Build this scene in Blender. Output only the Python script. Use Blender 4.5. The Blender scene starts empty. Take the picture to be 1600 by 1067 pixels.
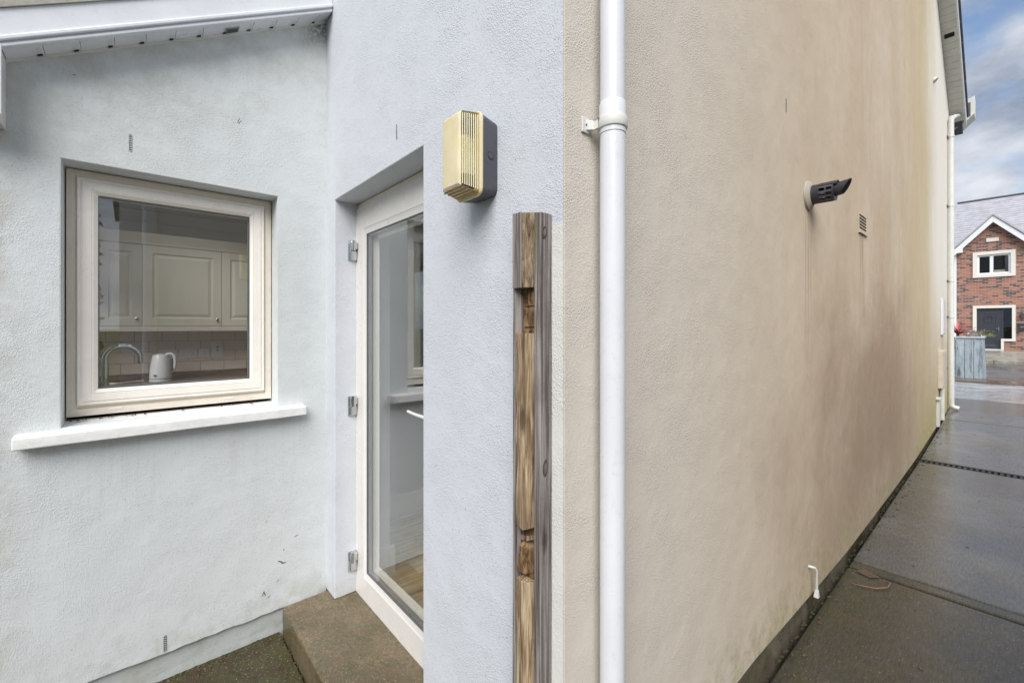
import bpy, bmesh, math, random
from mathutils import Vector, Matrix
random.seed(11)
scn = bpy.context.scene
COL = scn.collection
R = math.radians

# ------------------------------------------------------------------ camera, sky, sun, exposure
cam_d = bpy.data.cameras.new('camera')
cam = bpy.data.objects.new('camera', cam_d); COL.objects.link(cam)
cam.location = (0, 0, 1.6)
cam.rotation_euler = (R(90), 0, R(48.885))
cam_d.sensor_width = 36; cam_d.lens = 15.416; cam_d.shift_y = -0.0141
cam_d.clip_start = 0.02; cam_d.clip_end = 2000
scn.camera = cam

SUN_EL, SUN_AZ = 46.0, 140.0        # azimuth clockwise from +Y (behind the camera, high)
w = bpy.data.worlds.new('World'); scn.world = w; w.use_nodes = True
nt = w.node_tree; N = nt.nodes; LK = nt.links; N.clear()
out = N.new('ShaderNodeOutputWorld'); bg = N.new('ShaderNodeBackground')
sky = N.new('ShaderNodeTexSky'); sky.sky_type = 'NISHITA'; sky.sun_disc = False
sky.sun_elevation = R(SUN_EL); sky.sun_rotation = R(SUN_AZ)
tc = N.new('ShaderNodeTexCoord')
mp = N.new('ShaderNodeMapping'); mp.inputs['Scale'].default_value = (1, 1, 1.9)
mp.inputs['Location'].default_value = (-2.2, .7, 1.3)
n1 = N.new('ShaderNodeTexNoise'); n1.inputs['Scale'].default_value = 3.6; n1.inputs['Detail'].default_value = 9; n1.inputs['Roughness'].default_value = .52
r1 = N.new('ShaderNodeValToRGB'); r1.color_ramp.elements[0].position = .36; r1.color_ramp.elements[1].position = .47
n2 = N.new('ShaderNodeTexNoise'); n2.inputs['Scale'].default_value = 5.5; n2.inputs['Detail'].default_value = 8; n2.inputs['Roughness'].default_value = .55
r2 = N.new('ShaderNodeValToRGB')
r2.color_ramp.elements[0].position = .38; r2.color_ramp.elements[0].color = (1.5, 1.85, 2.5, 1)
r2.color_ramp.elements[1].position = .68; r2.color_ramp.elements[1].color = (4.4, 4.6, 5.0, 1)
mx = N.new('ShaderNodeMix'); mx.data_type = 'RGBA'
LK.new(tc.outputs['Generated'], mp.inputs['Vector'])
LK.new(mp.outputs[0], n1.inputs['Vector']); LK.new(mp.outputs[0], n2.inputs['Vector'])
LK.new(n1.outputs['Fac'], r1.inputs[0]); LK.new(n2.outputs['Fac'], r2.inputs[0])
LK.new(r1.outputs[0], mx.inputs['Factor'])
LK.new(sky.outputs[0], mx.inputs['A']); LK.new(r2.outputs[0], mx.inputs['B'])
LK.new(mx.outputs['Result'], bg.inputs['Color']); bg.inputs['Strength'].default_value = 0.09
LK.new(bg.outputs[0], out.inputs['Surface'])

sd = bpy.data.lights.new('sun', 'SUN'); sd.energy = 2.2; sd.angle = R(50); sd.color = (1, .975, .94)
sun = bpy.data.objects.new('sun', sd); COL.objects.link(sun)
az = R(SUN_AZ); el = R(SUN_EL)
sun_dir = Vector((math.sin(az)*math.cos(el), math.cos(az)*math.cos(el), math.sin(el)))
sun.rotation_euler = sun_dir.to_track_quat('Z', 'Y').to_euler()
sun.location = (0, -3, 12)

scn.view_settings.view_transform = 'Standard'; scn.view_settings.look = 'None'
scn.view_settings.gamma = 1; scn.view_settings.use_curve_mapping = False
scn.view_settings.exposure = 1.00
scn.render.engine = 'CYCLES'
scn.cycles.max_bounces = 10; scn.cycles.diffuse_bounces = 5; scn.cycles.transparent_max_bounces = 24

# ------------------------------------------------------------------ materials
def ramp(nt, fac, stops):
    r = nt.nodes.new('ShaderNodeValToRGB'); e = r.color_ramp.elements
    while len(e) < len(stops): e.new(.5)
    for i, (p, c) in enumerate(stops):
        e[i].position = p; e[i].color = (c[0], c[1], c[2], 1) if not isinstance(c, (int, float)) else (c, c, c, 1)
    nt.links.new(fac, r.inputs[0]); return r.outputs[0]
def noise(nt, vec, scale, detail=4, rough=.5, dist=0, sc=None):
    if sc:
        m = nt.nodes.new('ShaderNodeMapping'); m.inputs['Scale'].default_value = sc
        nt.links.new(vec, m.inputs['Vector']); vec = m.outputs[0]
    n = nt.nodes.new('ShaderNodeTexNoise'); n.inputs['Scale'].default_value = scale
    n.inputs['Detail'].default_value = detail; n.inputs['Roughness'].default_value = rough; n.inputs['Distortion'].default_value = dist
    nt.links.new(vec, n.inputs['Vector']); return n.outputs['Fac']
def mixc(nt, fac, a, b, mode='MIX'):
    m = nt.nodes.new('ShaderNodeMix'); m.data_type = 'RGBA'; m.blend_type = mode
    for s, v in (('Factor', fac), ('A', a), ('B', b)):
        if isinstance(v, (int, float)): m.inputs[s].default_value = v
        elif isinstance(v, tuple): m.inputs[s].default_value = (v[0], v[1], v[2], 1)
        else: nt.links.new(v, m.inputs[s])
    return m.outputs['Result']
def mth(nt, op, a, b=0.0, c=0.0, clamp=False):
    m = nt.nodes.new('ShaderNodeMath'); m.operation = op; m.use_clamp = clamp
    for i, v in enumerate((a, b, c)):
        if isinstance(v, (int, float)): m.inputs[i].default_value = v
        else: nt.links.new(v, m.inputs[i])
    return m.outputs[0]
def mrange(nt, v, a, b, c=0., d=1.):
    m = nt.nodes.new('ShaderNodeMapRange'); m.interpolation_type = 'SMOOTHSTEP'
    nt.links.new(v, m.inputs[0])
    for i, x in enumerate((a, b, c, d)): m.inputs[i+1].default_value = x
    return m.outputs[0]
def bump(nt, h, dist, strength=1., prev=None):
    b = nt.nodes.new('ShaderNodeBump'); b.inputs['Distance'].default_value = dist; b.inputs['Strength'].default_value = strength
    nt.links.new(h, b.inputs['Height'])
    if prev is not None: nt.links.new(prev, b.inputs['Normal'])
    return b.outputs[0]
def base(name, color=(.5, .5, .5), rough=.6, metal=0., spec=.5):
    m = bpy.data.materials.new(name); m.use_nodes = True
    p = m.node_tree.nodes['Principled BSDF']
    p.inputs['Base Color'].default_value = (*color, 1); p.inputs['Roughness'].default_value = rough
    p.inputs['Metallic'].default_value = metal; p.inputs['Specular IOR Level'].default_value = spec
    return m, m.node_tree, p
def coords(nt):
    g = nt.nodes.new('ShaderNodeNewGeometry'); s = nt.nodes.new('ShaderNodeSeparateXYZ')
    nt.links.new(g.outputs['Position'], s.inputs[0]); return g.outputs['Position'], s.outputs[0], s.outputs[1], s.outputs[2]

def simple(name, c, rough=.5, metal=0., var=.06, scale=14, bmp=0., bscale=60, dirt=0.):
    m, nt, p = base(name, c, rough, metal)
    v, x, y, z = coords(nt)
    f = noise(nt, v, scale, 6, .6)
    lo = tuple(k*(1-var) for k in c); hi = tuple(min(1, k*(1+var)) for k in c)
    col = ramp(nt, f, [(.3, lo), (.7, hi)])
    if dirt:
        d = ramp(nt, noise(nt, v, 34, 8, .7), [(.56, 0.), (.72, 1.)])
        col = mixc(nt, mth(nt, 'MULTIPLY', d, dirt), col, tuple(k*.45 for k in c))
    nt.links.new(col, p.inputs['Base Color'])
    nt.links.new(mrange(nt, noise(nt, v, scale*1.7, 4), .3, .7, rough*.8, min(1, rough*1.2)), p.inputs['Roughness'])
    if bmp: nt.links.new(bump(nt, noise(nt, v, bscale, 5), bmp), p.inputs['Normal'])
    return m

def render_nodes(nt, v):
    """fine dashed-sand relief of painted render, metres"""
    vo = nt.nodes.new('ShaderNodeTexVoronoi'); vo.inputs['Scale'].default_value = 190; vo.inputs['Randomness'].default_value = 1
    nt.links.new(v, vo.inputs['Vector'])
    g = ramp(nt, vo.outputs['Distance'], [(.0, 1.), (.6, 0.)])
    patch = mrange(nt, noise(nt, v, 7, 4), .35, .65, .3, 1.)
    fine = mth(nt, 'MULTIPLY', mth(nt, 'ADD', g, mth(nt, 'MULTIPLY', noise(nt, v, 300, 4, .65), 1.4)), patch)
    b1 = bump(nt, fine, .0014, .8)
    mid = noise(nt, v, 80, 6, .7)
    b2 = bump(nt, mid, .0018, .45, b1)
    big = noise(nt, v, 7, 4, .55)
    return bump(nt, big, .010, .28, b2), g
def specks(nt, v, scale, thr, w=.02):
    return ramp(nt, noise(nt, v, scale, 2, .5), [(thr, 0.), (thr+w, 1.)])

def mat_white_render(name, c, cream=False, dirty_top=False):
    m, nt, p = base(name, c, .85, 0, .25)
    v, x, y, z = coords(nt)
    nb, g = render_nodes(nt, v)
    col = ramp(nt, noise(nt, v, 2.6, 6, .62), [(.3, tuple(k*.965 for k in c)), (.72, c)])
    col = mixc(nt, mth(nt, 'MULTIPLY', specks(nt, v, 170, .675), .55), col, (.22, .22, .20))
    # rare larger marks
    sm = mth(nt, 'MULTIPLY', ramp(nt, noise(nt, v, 55, 2, .5, 1.5), [(.77, 0.), (.79, 1.)]), .7)
    col = mixc(nt, sm, col, (.2, .17, .13))
    # dirt rising from the ground
    low = mth(nt, 'MULTIPLY', mrange(nt, z, .42, .14), ramp(nt, noise(nt, v, 9, 7, .7), [(.46, 0.), (.68, 1.)]))
    col = mixc(nt, mth(nt, 'MULTIPLY', low, .4), col, (.30, .28, .20))
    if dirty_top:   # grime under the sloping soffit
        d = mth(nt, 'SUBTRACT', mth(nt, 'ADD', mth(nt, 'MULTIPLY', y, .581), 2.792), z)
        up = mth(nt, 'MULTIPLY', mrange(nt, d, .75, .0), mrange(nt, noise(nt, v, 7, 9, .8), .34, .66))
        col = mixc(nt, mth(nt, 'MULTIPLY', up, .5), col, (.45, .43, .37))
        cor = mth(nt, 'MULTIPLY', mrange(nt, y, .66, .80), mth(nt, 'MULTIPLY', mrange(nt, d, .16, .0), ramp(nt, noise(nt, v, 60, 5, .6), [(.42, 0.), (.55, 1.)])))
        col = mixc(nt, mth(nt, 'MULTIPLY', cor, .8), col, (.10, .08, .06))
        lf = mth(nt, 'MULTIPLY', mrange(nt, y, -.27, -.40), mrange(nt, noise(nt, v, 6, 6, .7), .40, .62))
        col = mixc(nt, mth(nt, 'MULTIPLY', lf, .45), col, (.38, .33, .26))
    if dirty_top:
        dn = ramp(nt, noise(nt, v, 1.0, 5, .6, 0, (1, 38, 1.3)), [(.50, 0.), (.66, 1.)])
        m1 = mrange(nt, mth(nt, 'ABSOLUTE', mth(nt, 'SUBTRACT', y, .185)), .53, .50)
        m2 = mth(nt, 'MULTIPLY', mth(nt, 'LESS_THAN', z, 1.15), mrange(nt, z, .55, 1.12))
        col = mixc(nt, mth(nt, 'MULTIPLY', mth(nt, 'MULTIPLY', mth(nt, 'MULTIPLY', m1, m2), dn), .13), col, (.36, .34, .29))
    if cream:       # unpainted strip beside and behind the post
        a = mth(nt, 'MULTIPLY', mth(nt, 'GREATER_THAN', x, -.792), mth(nt, 'LESS_THAN', z, 1.862))
        col = mixc(nt, a, col, (.70, .69, .65))
    nt.links.new(col, p.inputs['Base Color']); nt.links.new(nb, p.inputs['Normal'])
    return m

def mat_beige_render():
    c = (.62, .515, .39)
    m, nt, p = base('beige_render', c, .85, 0, .2)
    v, x, y, z = coords(nt)
    nb, g = render_nodes(nt, v)
    col = ramp(nt, noise(nt, v, 1.3, 7, .65), [(.3, (.55, .455, .335)), (.7, (.625, .53, .405))])
    # paler render near the corner
    col = mixc(nt, mrange(nt, y, 2.8, .85), col, (.635, .585, .515))
    # brown rain staining in vertical runs
    st = noise(nt, v, 1.0, 8, .62, .3, (1, 1.3, .45))
    stain = mth(nt, 'MULTIPLY', mrange(nt, st, .40, .64), mrange(nt, y, 1.4, 4.2))
    col = mixc(nt, mth(nt, 'MULTIPLY', stain, .38), col, (.50, .37, .25))
    fine = noise(nt, v, 1.0, 7, .65, .2, (1, 6, .8))
    col = mixc(nt, mth(nt, 'MULTIPLY', mth(nt, 'MULTIPLY', mrange(nt, fine, .44, .66), mrange(nt, y, 2.4, 4.5)), .3), col, (.52, .38, .235))
    # broad damp patch low in the middle of the gable
    dy = mth(nt, 'MULTIPLY', mth(nt, 'SUBTRACT', y, 5.0), .36); dz = mth(nt, 'MULTIPLY', mth(nt, 'SUBTRACT', z, .95), .85)
    rr = mth(nt, 'SQRT', mth(nt, 'ADD', mth(nt, 'MULTIPLY', dy, dy), mth(nt, 'MULTIPLY', dz, dz)))
    rr = mth(nt, 'ADD', rr, mth(nt, 'MULTIPLY', mth(nt, 'SUBTRACT', noise(nt, v, 1.4, 7, .65), .5), 1.5))
    col = mixc(nt, mth(nt, 'MULTIPLY', mrange(nt, rr, 1.15, .25), .8), col, (.36, .26, .185))
    # algae at the foot and near the front corner
    al = mth(nt, 'MULTIPLY', mrange(nt, z, 1.0, .15), mrange(nt, y, 6.3, 8.2))
    al = mth(nt, 'MULTIPLY', al, mrange(nt, noise(nt, v, 3, 6, .6), .3, .55))
    col = mixc(nt, mth(nt, 'MULTIPLY', al, .85), col, (.38, .37, .07))
    al2 = mth(nt, 'MULTIPLY', mrange(nt, z, .42, .12), mrange(nt, noise(nt, v, 4, 6, .65), .42, .62))
    col = mixc(nt, mth(nt, 'MULTIPLY', al2, .5), col, (.40, .39, .20))
    # yellowed band then paler towards the street end, more so higher up
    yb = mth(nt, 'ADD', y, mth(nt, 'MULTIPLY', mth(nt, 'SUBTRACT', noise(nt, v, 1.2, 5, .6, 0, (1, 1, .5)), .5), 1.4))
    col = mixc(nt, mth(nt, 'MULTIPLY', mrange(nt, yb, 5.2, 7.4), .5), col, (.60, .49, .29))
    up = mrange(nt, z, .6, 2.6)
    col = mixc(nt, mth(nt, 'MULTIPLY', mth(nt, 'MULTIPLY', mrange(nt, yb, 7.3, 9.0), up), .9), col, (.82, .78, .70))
    dn = ramp(nt, noise(nt, v, 1.0, 5, .6, 0, (1, 46, 1.6)), [(.44, 0.), (.62, 1.)])
    for (yc, hw, zt, ln_, st_) in ((2.79, .10, 2.26, 1.3, .42), (4.08, .15, 2.29, .9, .5), (9.55, .3, 1.5, 1.0, .4)):
        m1 = mrange(nt, mth(nt, 'ABSOLUTE', mth(nt, 'SUBTRACT', y, yc)), hw, hw*.3)
        m2 = mth(nt, 'MULTIPLY', mth(nt, 'LESS_THAN', z, zt), mrange(nt, z, zt-ln_, zt-.05))
        col = mixc(nt, mth(nt, 'MULTIPLY', mth(nt, 'MULTIPLY', mth(nt, 'MULTIPLY', m1, m2), dn), st_), col, (.27, .20, .14))
    spl = mth(nt, 'MULTIPLY', mrange(nt, z, .55, .12), ramp(nt, noise(nt, v, 16, 8, .75), [(.47, 0.), (.66, 1.)]))
    col = mixc(nt, mth(nt, 'MULTIPLY', spl, .45), col, (.26, .23, .15))
    col = mixc(nt, mth(nt, 'MULTIPLY', specks(nt, v, 150, .70), .45), col, (.2, .16, .12))
    nt.links.new(col, p.inputs['Base Color']); nt.links.new(nb, p.inputs['Normal'])
    return m

def mat_concrete(name, dry, wet, brush=0., moss=0., wetness=.5, gravel=0., grain=130):
    m, nt, p = base(name, dry, .6)
    v, x, y, z = coords(nt)
    wn = noise(nt, v, 1.0, 7, .6, .2)
    wetf = mrange(nt, wn, .42-(wetness-.5)*.3, .60-(wetness-.5)*.3)
    gr = noise(nt, v, grain, 6, .8)
    d2 = ramp(nt, gr, [(.34, tuple(k*.55 for k in dry)), (.66, tuple(k*1.4 for k in dry))])
    w2 = ramp(nt, gr, [(.3, tuple(k*.75 for k in wet)), (.7, tuple(k*1.25 for k in wet))])
    col = mixc(nt, wetf, d2, w2)
    col = mixc(nt, mth(nt, 'MULTIPLY', ramp(nt, noise(nt, v, 1.9, 8, .7), [(.42, 0.), (.62, 1.)]), .5), col, (.085, .062, .030))
    if moss:
        mo = mth(nt, 'MULTIPLY', ramp(nt, noise(nt, v, 11, 8, .75), [(.46, 0.), (.62, 1.)]), moss)
        col = mixc(nt, mo, col, (.055, .066, .018))
    if brush:
        ed = mth(nt, 'MULTIPLY', mrange(nt, x, -.38, -.74), ramp(nt, noise(nt, v, 6, 7, .7), [(.40, 0.), (.62, 1.)]))
        col = mixc(nt, mth(nt, 'MULTIPLY', ed, .75), col, (.050, .050, .016))
        pt = ramp(nt, noise(nt, v, 2.7, 4, .5), [(.66, 0.), (.76, 1.)])
        col = mixc(nt, mth(nt, 'MULTIPLY', pt, .45), col, (.16, .155, .05))
    pale = specks(nt, v, 120, .68, .03)
    col = mixc(nt, mth(nt, 'MULTIPLY', pale, .5), col, (.42, .40, .34))
    if grain < 100:
        col = mixc(nt, mth(nt, 'MULTIPLY', specks(nt, v, 105, .63, .05), .35), col, (.36, .31, .22))
        col = mixc(nt, mth(nt, 'MULTIPLY', specks(nt, v, 80, .64, .05), .5), col, (.035, .03, .02))
    h = gr
    h0 = noise(nt, v, 95, 5, .7)
    W = mrange(nt, mth(nt, 'ADD', mth(nt, 'MULTIPLY', y, .10), wn), .66, .98) if brush else None
    dry_h = mth(nt, 'SUBTRACT', 1., mth(nt, 'MULTIPLY', W, .88)) if brush else 1.
    nb = bump(nt, mth(nt, 'MULTIPLY', h0, dry_h), .0013+gravel, .6)
    if brush:
        br = noise(nt, v, 1, 5, .7, 0, (110, 16, 1))
        nb = bump(nt, mth(nt, 'MULTIPLY', br, dry_h), brush, .8, nb)
        col = mixc(nt, .28, col, ramp(nt, br, [(.35, tuple(k*.5 for k in wet)), (.65, tuple(k*1.7 for k in dry))]))
    nb = bump(nt, noise(nt, v, 2.0, 3), .008, .2, nb)
    nt.links.new(nb, p.inputs['Normal'])
    nt.links.new(col, p.inputs['Base Color'])
    ro = mixc(nt, wetf, (.42, .42, .42), (.12, .12, .12))
    ro = mixc(nt, mrange(nt, noise(nt, v, 14, 5), .4, .7), ro, (.28, .28, .28))
    if brush: ro = mixc(nt, mth(nt, 'MULTIPLY', W, .85), ro, (.19, .19, .19))
    nt.links.new(ro, p.inputs['Roughness'])
    return m

def mat_wood(name, dark, light, grain=(60, 60, 2.2), rough=.8, knots=True, bmp=.0012, green=False):
    m, nt, p = base(name, dark, rough, 0, .2)
    v, x, y, z = coords(nt)
    f = noise(nt, v, 1, 7, .62, .6, grain)
    col = ramp(nt, f, [(.30, tuple(k*.35 for k in dark)), (.44, dark), (.62, light)])
    f2 = noise(nt, v, 5, 5, .6)
    col = mixc(nt, mrange(nt, f2, .45, .7, 0, .5), col, tuple(k*.7 for k in dark))
    if knots:
        vo = nt.nodes.new('ShaderNodeTexVoronoi'); mpn = nt.nodes.new('ShaderNodeMapping'); mpn.inputs['Scale'].default_value = (9, 9, 2.6)
        nt.links.new(v, mpn.inputs['Vector']); nt.links.new(mpn.outputs[0], vo.inputs['Vector']); vo.inputs['Scale'].default_value = 1.
        k = ramp(nt, vo.outputs['Distance'], [(.06, 1.), (.13, 0.)])
        col = mixc(nt, mth(nt, 'MULTIPLY', k, .8), col, tuple(q*.25 for q in dark))
    cr = ramp(nt, noise(nt, v, 1, 3, .5, .4, (grain[0]*1.7, grain[1]*1.7, grain[2]*.7)), [(.31, 1.), (.36, 0.)])
    col = mixc(nt, mth(nt, 'MULTIPLY', cr, .75), col, tuple(q*.18 for q in dark))
    if green:
        gg = mth(nt, 'MULTIPLY', mth(nt, 'MULTIPLY', mrange(nt, z, 1.70, 1.84), mrange(nt, noise(nt, v, 30, 5), .38, .55)), mth(nt, 'MULTIPLY', mrange(nt, x, -.830, -.812), mrange(nt, x, -.786, -.800)))
        col = mixc(nt, mth(nt, 'MULTIPLY', gg, .75), col, (.16, .20, .05))
    nt.links.new(col, p.inputs['Base Color'])
    nt.links.new(bump(nt, f, bmp, .9), p.inputs['Normal'])
    return m

def mat_glass(name, ior=1.6, tint=(.9, .94, .92), rough=0.):
    m = bpy.data.materials.new(name); m.use_nodes = True; nt = m.node_tree; nt.nodes.clear()
    o = nt.nodes.new('ShaderNodeOutputMaterial'); mixs = nt.nodes.new('ShaderNodeMixShader')
    tr = nt.nodes.new('ShaderNodeBsdfTransparent'); tr.inputs[0].default_value = (*tint, 1)
    gl = nt.nodes.new('ShaderNodeBsdfGlossy'); gl.inputs['Roughness'].default_value = rough; gl.inputs['Color'].default_value = (.97, .98, 1, 1)
    fr = nt.nodes.new('ShaderNodeFresnel'); fr.inputs['IOR'].default_value = ior
    # fresnel on the unbent ray from both sides
    geo = nt.nodes.new('ShaderNodeNewGeometry')
    dt = nt.nodes.new('ShaderNodeVectorMath'); dt.operation = 'DOT_PRODUCT'
    nt.links.new(geo.outputs['Incoming'], dt.inputs[0]); nt.links.new(geo.outputs['Normal'], dt.inputs[1])
    c = mth(nt, 'ABSOLUTE', dt.outputs['Value'])
    f0 = ((ior-1)/(ior+1))**2
    q = mth(nt, 'POWER', mth(nt, 'SUBTRACT', 1., c, clamp=True), 5.)
    f = mth(nt, 'ADD', mth(nt, 'MULTIPLY', q, 1-f0), f0)
    nt.nodes.remove(fr)
    nt.links.new(f, mixs.inputs[0]); nt.links.new(tr.outputs[0], mixs.inputs[1]); nt.links.new(gl.outputs[0], mixs.inputs[2])
    nt.links.new(mixs.outputs[0], o.inputs['Surface'])
    return m

M = {}
M['white'] = mat_white_render('white_render', (.615, .638, .675), cream=True)
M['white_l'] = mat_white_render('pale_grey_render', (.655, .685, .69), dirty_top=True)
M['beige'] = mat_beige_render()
M['plinth'] = mat_concrete('plinth_concrete', (.22, .19, .15), (.10, .085, .06), 0, .55, .4)
M['plinth_l'] = mat_white_render('plinth_render', (.50, .53, .52))
M['pvc'] = simple('white_upvc', (.70, .715, .745), .32, var=.04, scale=5, dirt=.2)
M['pvc_old'] = simple('aged_white_upvc', (.66, .655, .62), .42, var=.07, scale=9, dirt=.25)
M['cream'] = simple('cream_upvc', (.93, .875, .80), .30, var=.03, scale=7, dirt=.05)
M['cream_door'] = simple('cream_door_upvc', (.73, .705, .67), .32, var=.03, scale=7, dirt=.05)
M['cream_dk'] = simple('cream_upvc_outer_frame', (.86, .78, .665), .36, var=.05, scale=9, dirt=.15)
M['sill'] = simple('sill_paint', (.78, .78, .765), .6, var=.06, scale=13, bmp=.002, bscale=40, dirt=.3)
M['step'] = mat_concrete('step_concrete', (.18, .135, .082), (.115, .087, .048), 0, .45, .35, .004, 62)
M['yard'] = mat_concrete('yard_concrete', (.085, .056, .028), (.036, .025, .013), 0, .7, .5, .006, 48)
M['slab'] = mat_concrete('brushed_concrete', (.080, .071, .056), (.037, .036, .034), .0013, .30, .72)
M['slab2'] = mat_concrete('pale_brushed_concrete', (.19, .19, .19), (.11, .114, .122), .0006, .05, .85)
M['slab_m'] = mat_concrete('sky_sheen_concrete', (.15, .148, .143), (.082, .085, .090), .0009, .10, .72)  # base colour lifted to stand for sky reflected on the wet slab
M['joint'] = simple('joint_dirt', (.03, .028, .022), .9, bmp=.004, bscale=80)
M['asphalt'] = mat_concrete('asphalt', (.17, .17, .175), (.085, .09, .10), 0, .0, .5, .001)
M['kerb'] = mat_concrete('kerb_concrete', (.45, .43, .37), (.33, .31, .25), 0, .15, .4)
M['brownstrip'] = mat_concrete('brown_setts', (.20, .15, .115), (.12, .09, .07), 0, .1, .5)
M['black'] = simple('black_plastic', (.030, .030, .036), .38, var=.2, scale=30)
M['charcoal'] = simple('charcoal_plastic', (.075, .075, .09), .42, var=.12, scale=30)
M['dark'] = simple('dark_void', (.012, .012, .012), .9)
M['rubber'] = simple('grey_gasket', (.10, .10, .10), .5)
M['spacer'] = simple('spacer_bar', (.36, .36, .35), .35, .6)
M['steel'] = simple('bright_steel', (.62, .64, .66), .22, 1., var=.1, scale=30)
M['chrome'] = simple('chrome', (.8, .8, .82), .07, 1., var=.02)
M['castiron'] = simple('drain_grate', (.045, .045, .048), .45, .4)
M['glass'] = mat_glass('window_glass', 1.62, (.985, .99, .985))
M['glass_d'] = mat_glass('door_glass', 1.80, (.98, .985, .98))
M['tile_roof'] = simple('slate', (.40, .40, .43), .6, var=.18, scale=3, bmp=.004, bscale=9)
M['tile_edge'] = simple('dark_verge_tile', (.09, .09, .11), .6, var=.2, scale=12)
M['post'] = mat_wood('weathered_grey_timber', (.135, .115, .105), (.36, .325, .305), (120, 120, 2.4), green=True, bmp=.004)
M['post_brown'] = mat_wood('brown_sawn_timber', (.17, .12, .075), (.38, .30, .20), (120, 120, 16), knots=False, bmp=.005)
M['post_recess'] = mat_wood('dark_split_timber', (.12, .068, .032), (.30, .195, .105), (60, 60, 22), knots=False, bmp=.004)
M['post_fresh'] = mat_wood('fresh_split_timber', (.25, .17, .10), (.54, .43, .285), (120, 120, 5.0), knots=True, bmp=.005)
M['knot_d'] = simple('dark_knot', (.07, .055, .045), .9, var=.3, scale=90)
M['knot_l'] = simple('knot_heart', (.17, .14, .12), .9, var=.3, scale=90)
M['oak'] = mat_wood('oak_floor', (.50, .32, .14), (.74, .55, .30), (26, 2.4, 26), .45, bmp=.0003)
M['worktop'] = mat_wood('dark_worktop', (.13, .075, .045), (.24, .15, .095), (28, 4, 28), .35, knots=False, bmp=.0002)
M['cab'] = simple('cabinet_paint', (.60, .57, .48), .42, var=.02)
M['wallpaint'] = simple('interior_wall_paint', (.72, .70, .66), .8, var=.02)
M['dimwall'] = simple('dimmed_interior_paint', (.30, .29, .28), .8, var=.03)  # wall paint darkened to stand for shade in the room behind the door
M['skirt'] = simple('gloss_white_paint', (.80, .79, .76), .35, var=.02)
M['ceil'] = simple('ceiling_paint', (.74, .74, .70), .85, var=.02)
M['tile'] = simple('beige_glazed_tile', (.74, .63, .52), .22, var=.08, scale=3)
M['grout'] = simple('grout', (.36, .30, .25), .9)
M['socket'] = simple('white_socket_plastic', (.74, .75, .78), .35, var=.02)
M['kettle'] = simple('white_enamel', (.80, .81, .83), .22, var=.02)
M['planter'] = mat_wood('grey_blue_paint', (.30, .36, .40), (.42, .48, .52), (14, 14, 2), .7, knots=False)
M['planter_top'] = simple('pale_planter_rim', (.50, .56, .60), .6)
M['soil'] = simple('soil', (.05, .04, .03), .9, bmp=.02, bscale=20)
M['cord'] = simple('red_leaf', (.52, .13, .13), .45, var=.3, scale=7)
M['leafg'] = simple('green_leaf', (.10, .13, .04), .55, var=.4, scale=9)
M['leafy'] = simple('yellow_green_leaf', (.30, .33, .12), .55, var=.3, scale=9)
M['palestone'] = simple('pale_stones', (.55, .52, .47), .8, var=.2, scale=20)
M['hdoor'] = simple('dark_grey_door_paint', (.040, .044, .058), .38, var=.06)
M['surround'] = simple('cream_window_band', (.74, .71, .65), .7, var=.04)
M['fasc'] = simple('white_bargeboard', (.78, .80, .83), .45, var=.03)
M['meter'] = simple('beige_meter_box', (.60, .54, .44), .5, var=.08, dirt=.25)
M['flue_plate'] = simple('weathered_flue_plate', (.40, .36, .30), .6, var=.1, dirt=.3)
M['straw'] = simple('dry_stalk', (.20, .125, .065), .8, var=.2, scale=30)
M['leafbrown'] = simple('dead_leaf', (.105, .07, .045), .8, var=.25, scale=40)
M['mort'] = simple('mortar', (.40, .38, .33), .9, bmp=.003, bscale=60)
M['nwall'] = simple('neighbour_render', (.70, .70, .70), .85, var=.05, scale=3, bmp=.002, bscale=120)
M['galv'] = simple('galvanised_mesh', (.30, .31, .31), .5, .7, var=.2, scale=80)
M['fence'] = mat_wood('fence_timber', (.22, .15, .09), (.36, .26, .17), (12, 12, 1.4), .85, knots=False)

def mat_brick():
    m, nt, p = base('red_brick', (.4, .15, .1), .85)
    v, x, y, z = coords(nt)
    cb = nt.nodes.new('ShaderNodeCombineXYZ'); nt.links.new(mth(nt, 'ADD', x, y), cb.inputs[0]); nt.links.new(z, cb.inputs[1])
    b = nt.nodes.new('ShaderNodeTexBrick'); nt.links.new(cb.outputs[0], b.inputs['Vector'])
    b.inputs['Scale'].default_value = 1; b.inputs['Brick Width'].default_value = .225; b.inputs['Row Height'].default_value = .075
    b.inputs['Mortar Size'].default_value = .008; b.inputs['Color1'].default_value = (1, 1, 1, 1); b.inputs['Color2'].default_value = (0, 0, 0, 1)
    b.inputs['Mortar'].default_value = (.5, .5, .5, 1); b.inputs['Bias'].default_value = 0
    s = nt.nodes.new('ShaderNodeSeparateColor'); nt.links.new(b.outputs['Color'], s.inputs[0])
    patch = noise(nt, v, 1.6, 4, .6)
    q = mth(nt, 'ADD', mth(nt, 'MULTIPLY', s.outputs[0], .75), mth(nt, 'MULTIPLY', patch, .5))
    col = ramp(nt, q, [(.05, (.40, .16, .09)), (.4, (.34, .14, .095)), (.62, (.42, .20, .13)), (.76, (.25, .13, .11)), (.84, (.07, .06, .07))])
    col = mixc(nt, b.outputs['Fac'], col, (.42, .33, .28))
    ef = mth(nt, 'MULTIPLY', mrange(nt, noise(nt, v, 2.1, 5), .58, .72), .4)
    col = mixc(nt, ef, col, (.50, .44, .42))
    nt.links.new(col, p.inputs['Base Color'])
    nt.links.new(bump(nt, b.outputs['Fac'], -.006), p.inputs['Normal'])
    return m
M['brick'] = mat_brick()

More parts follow.
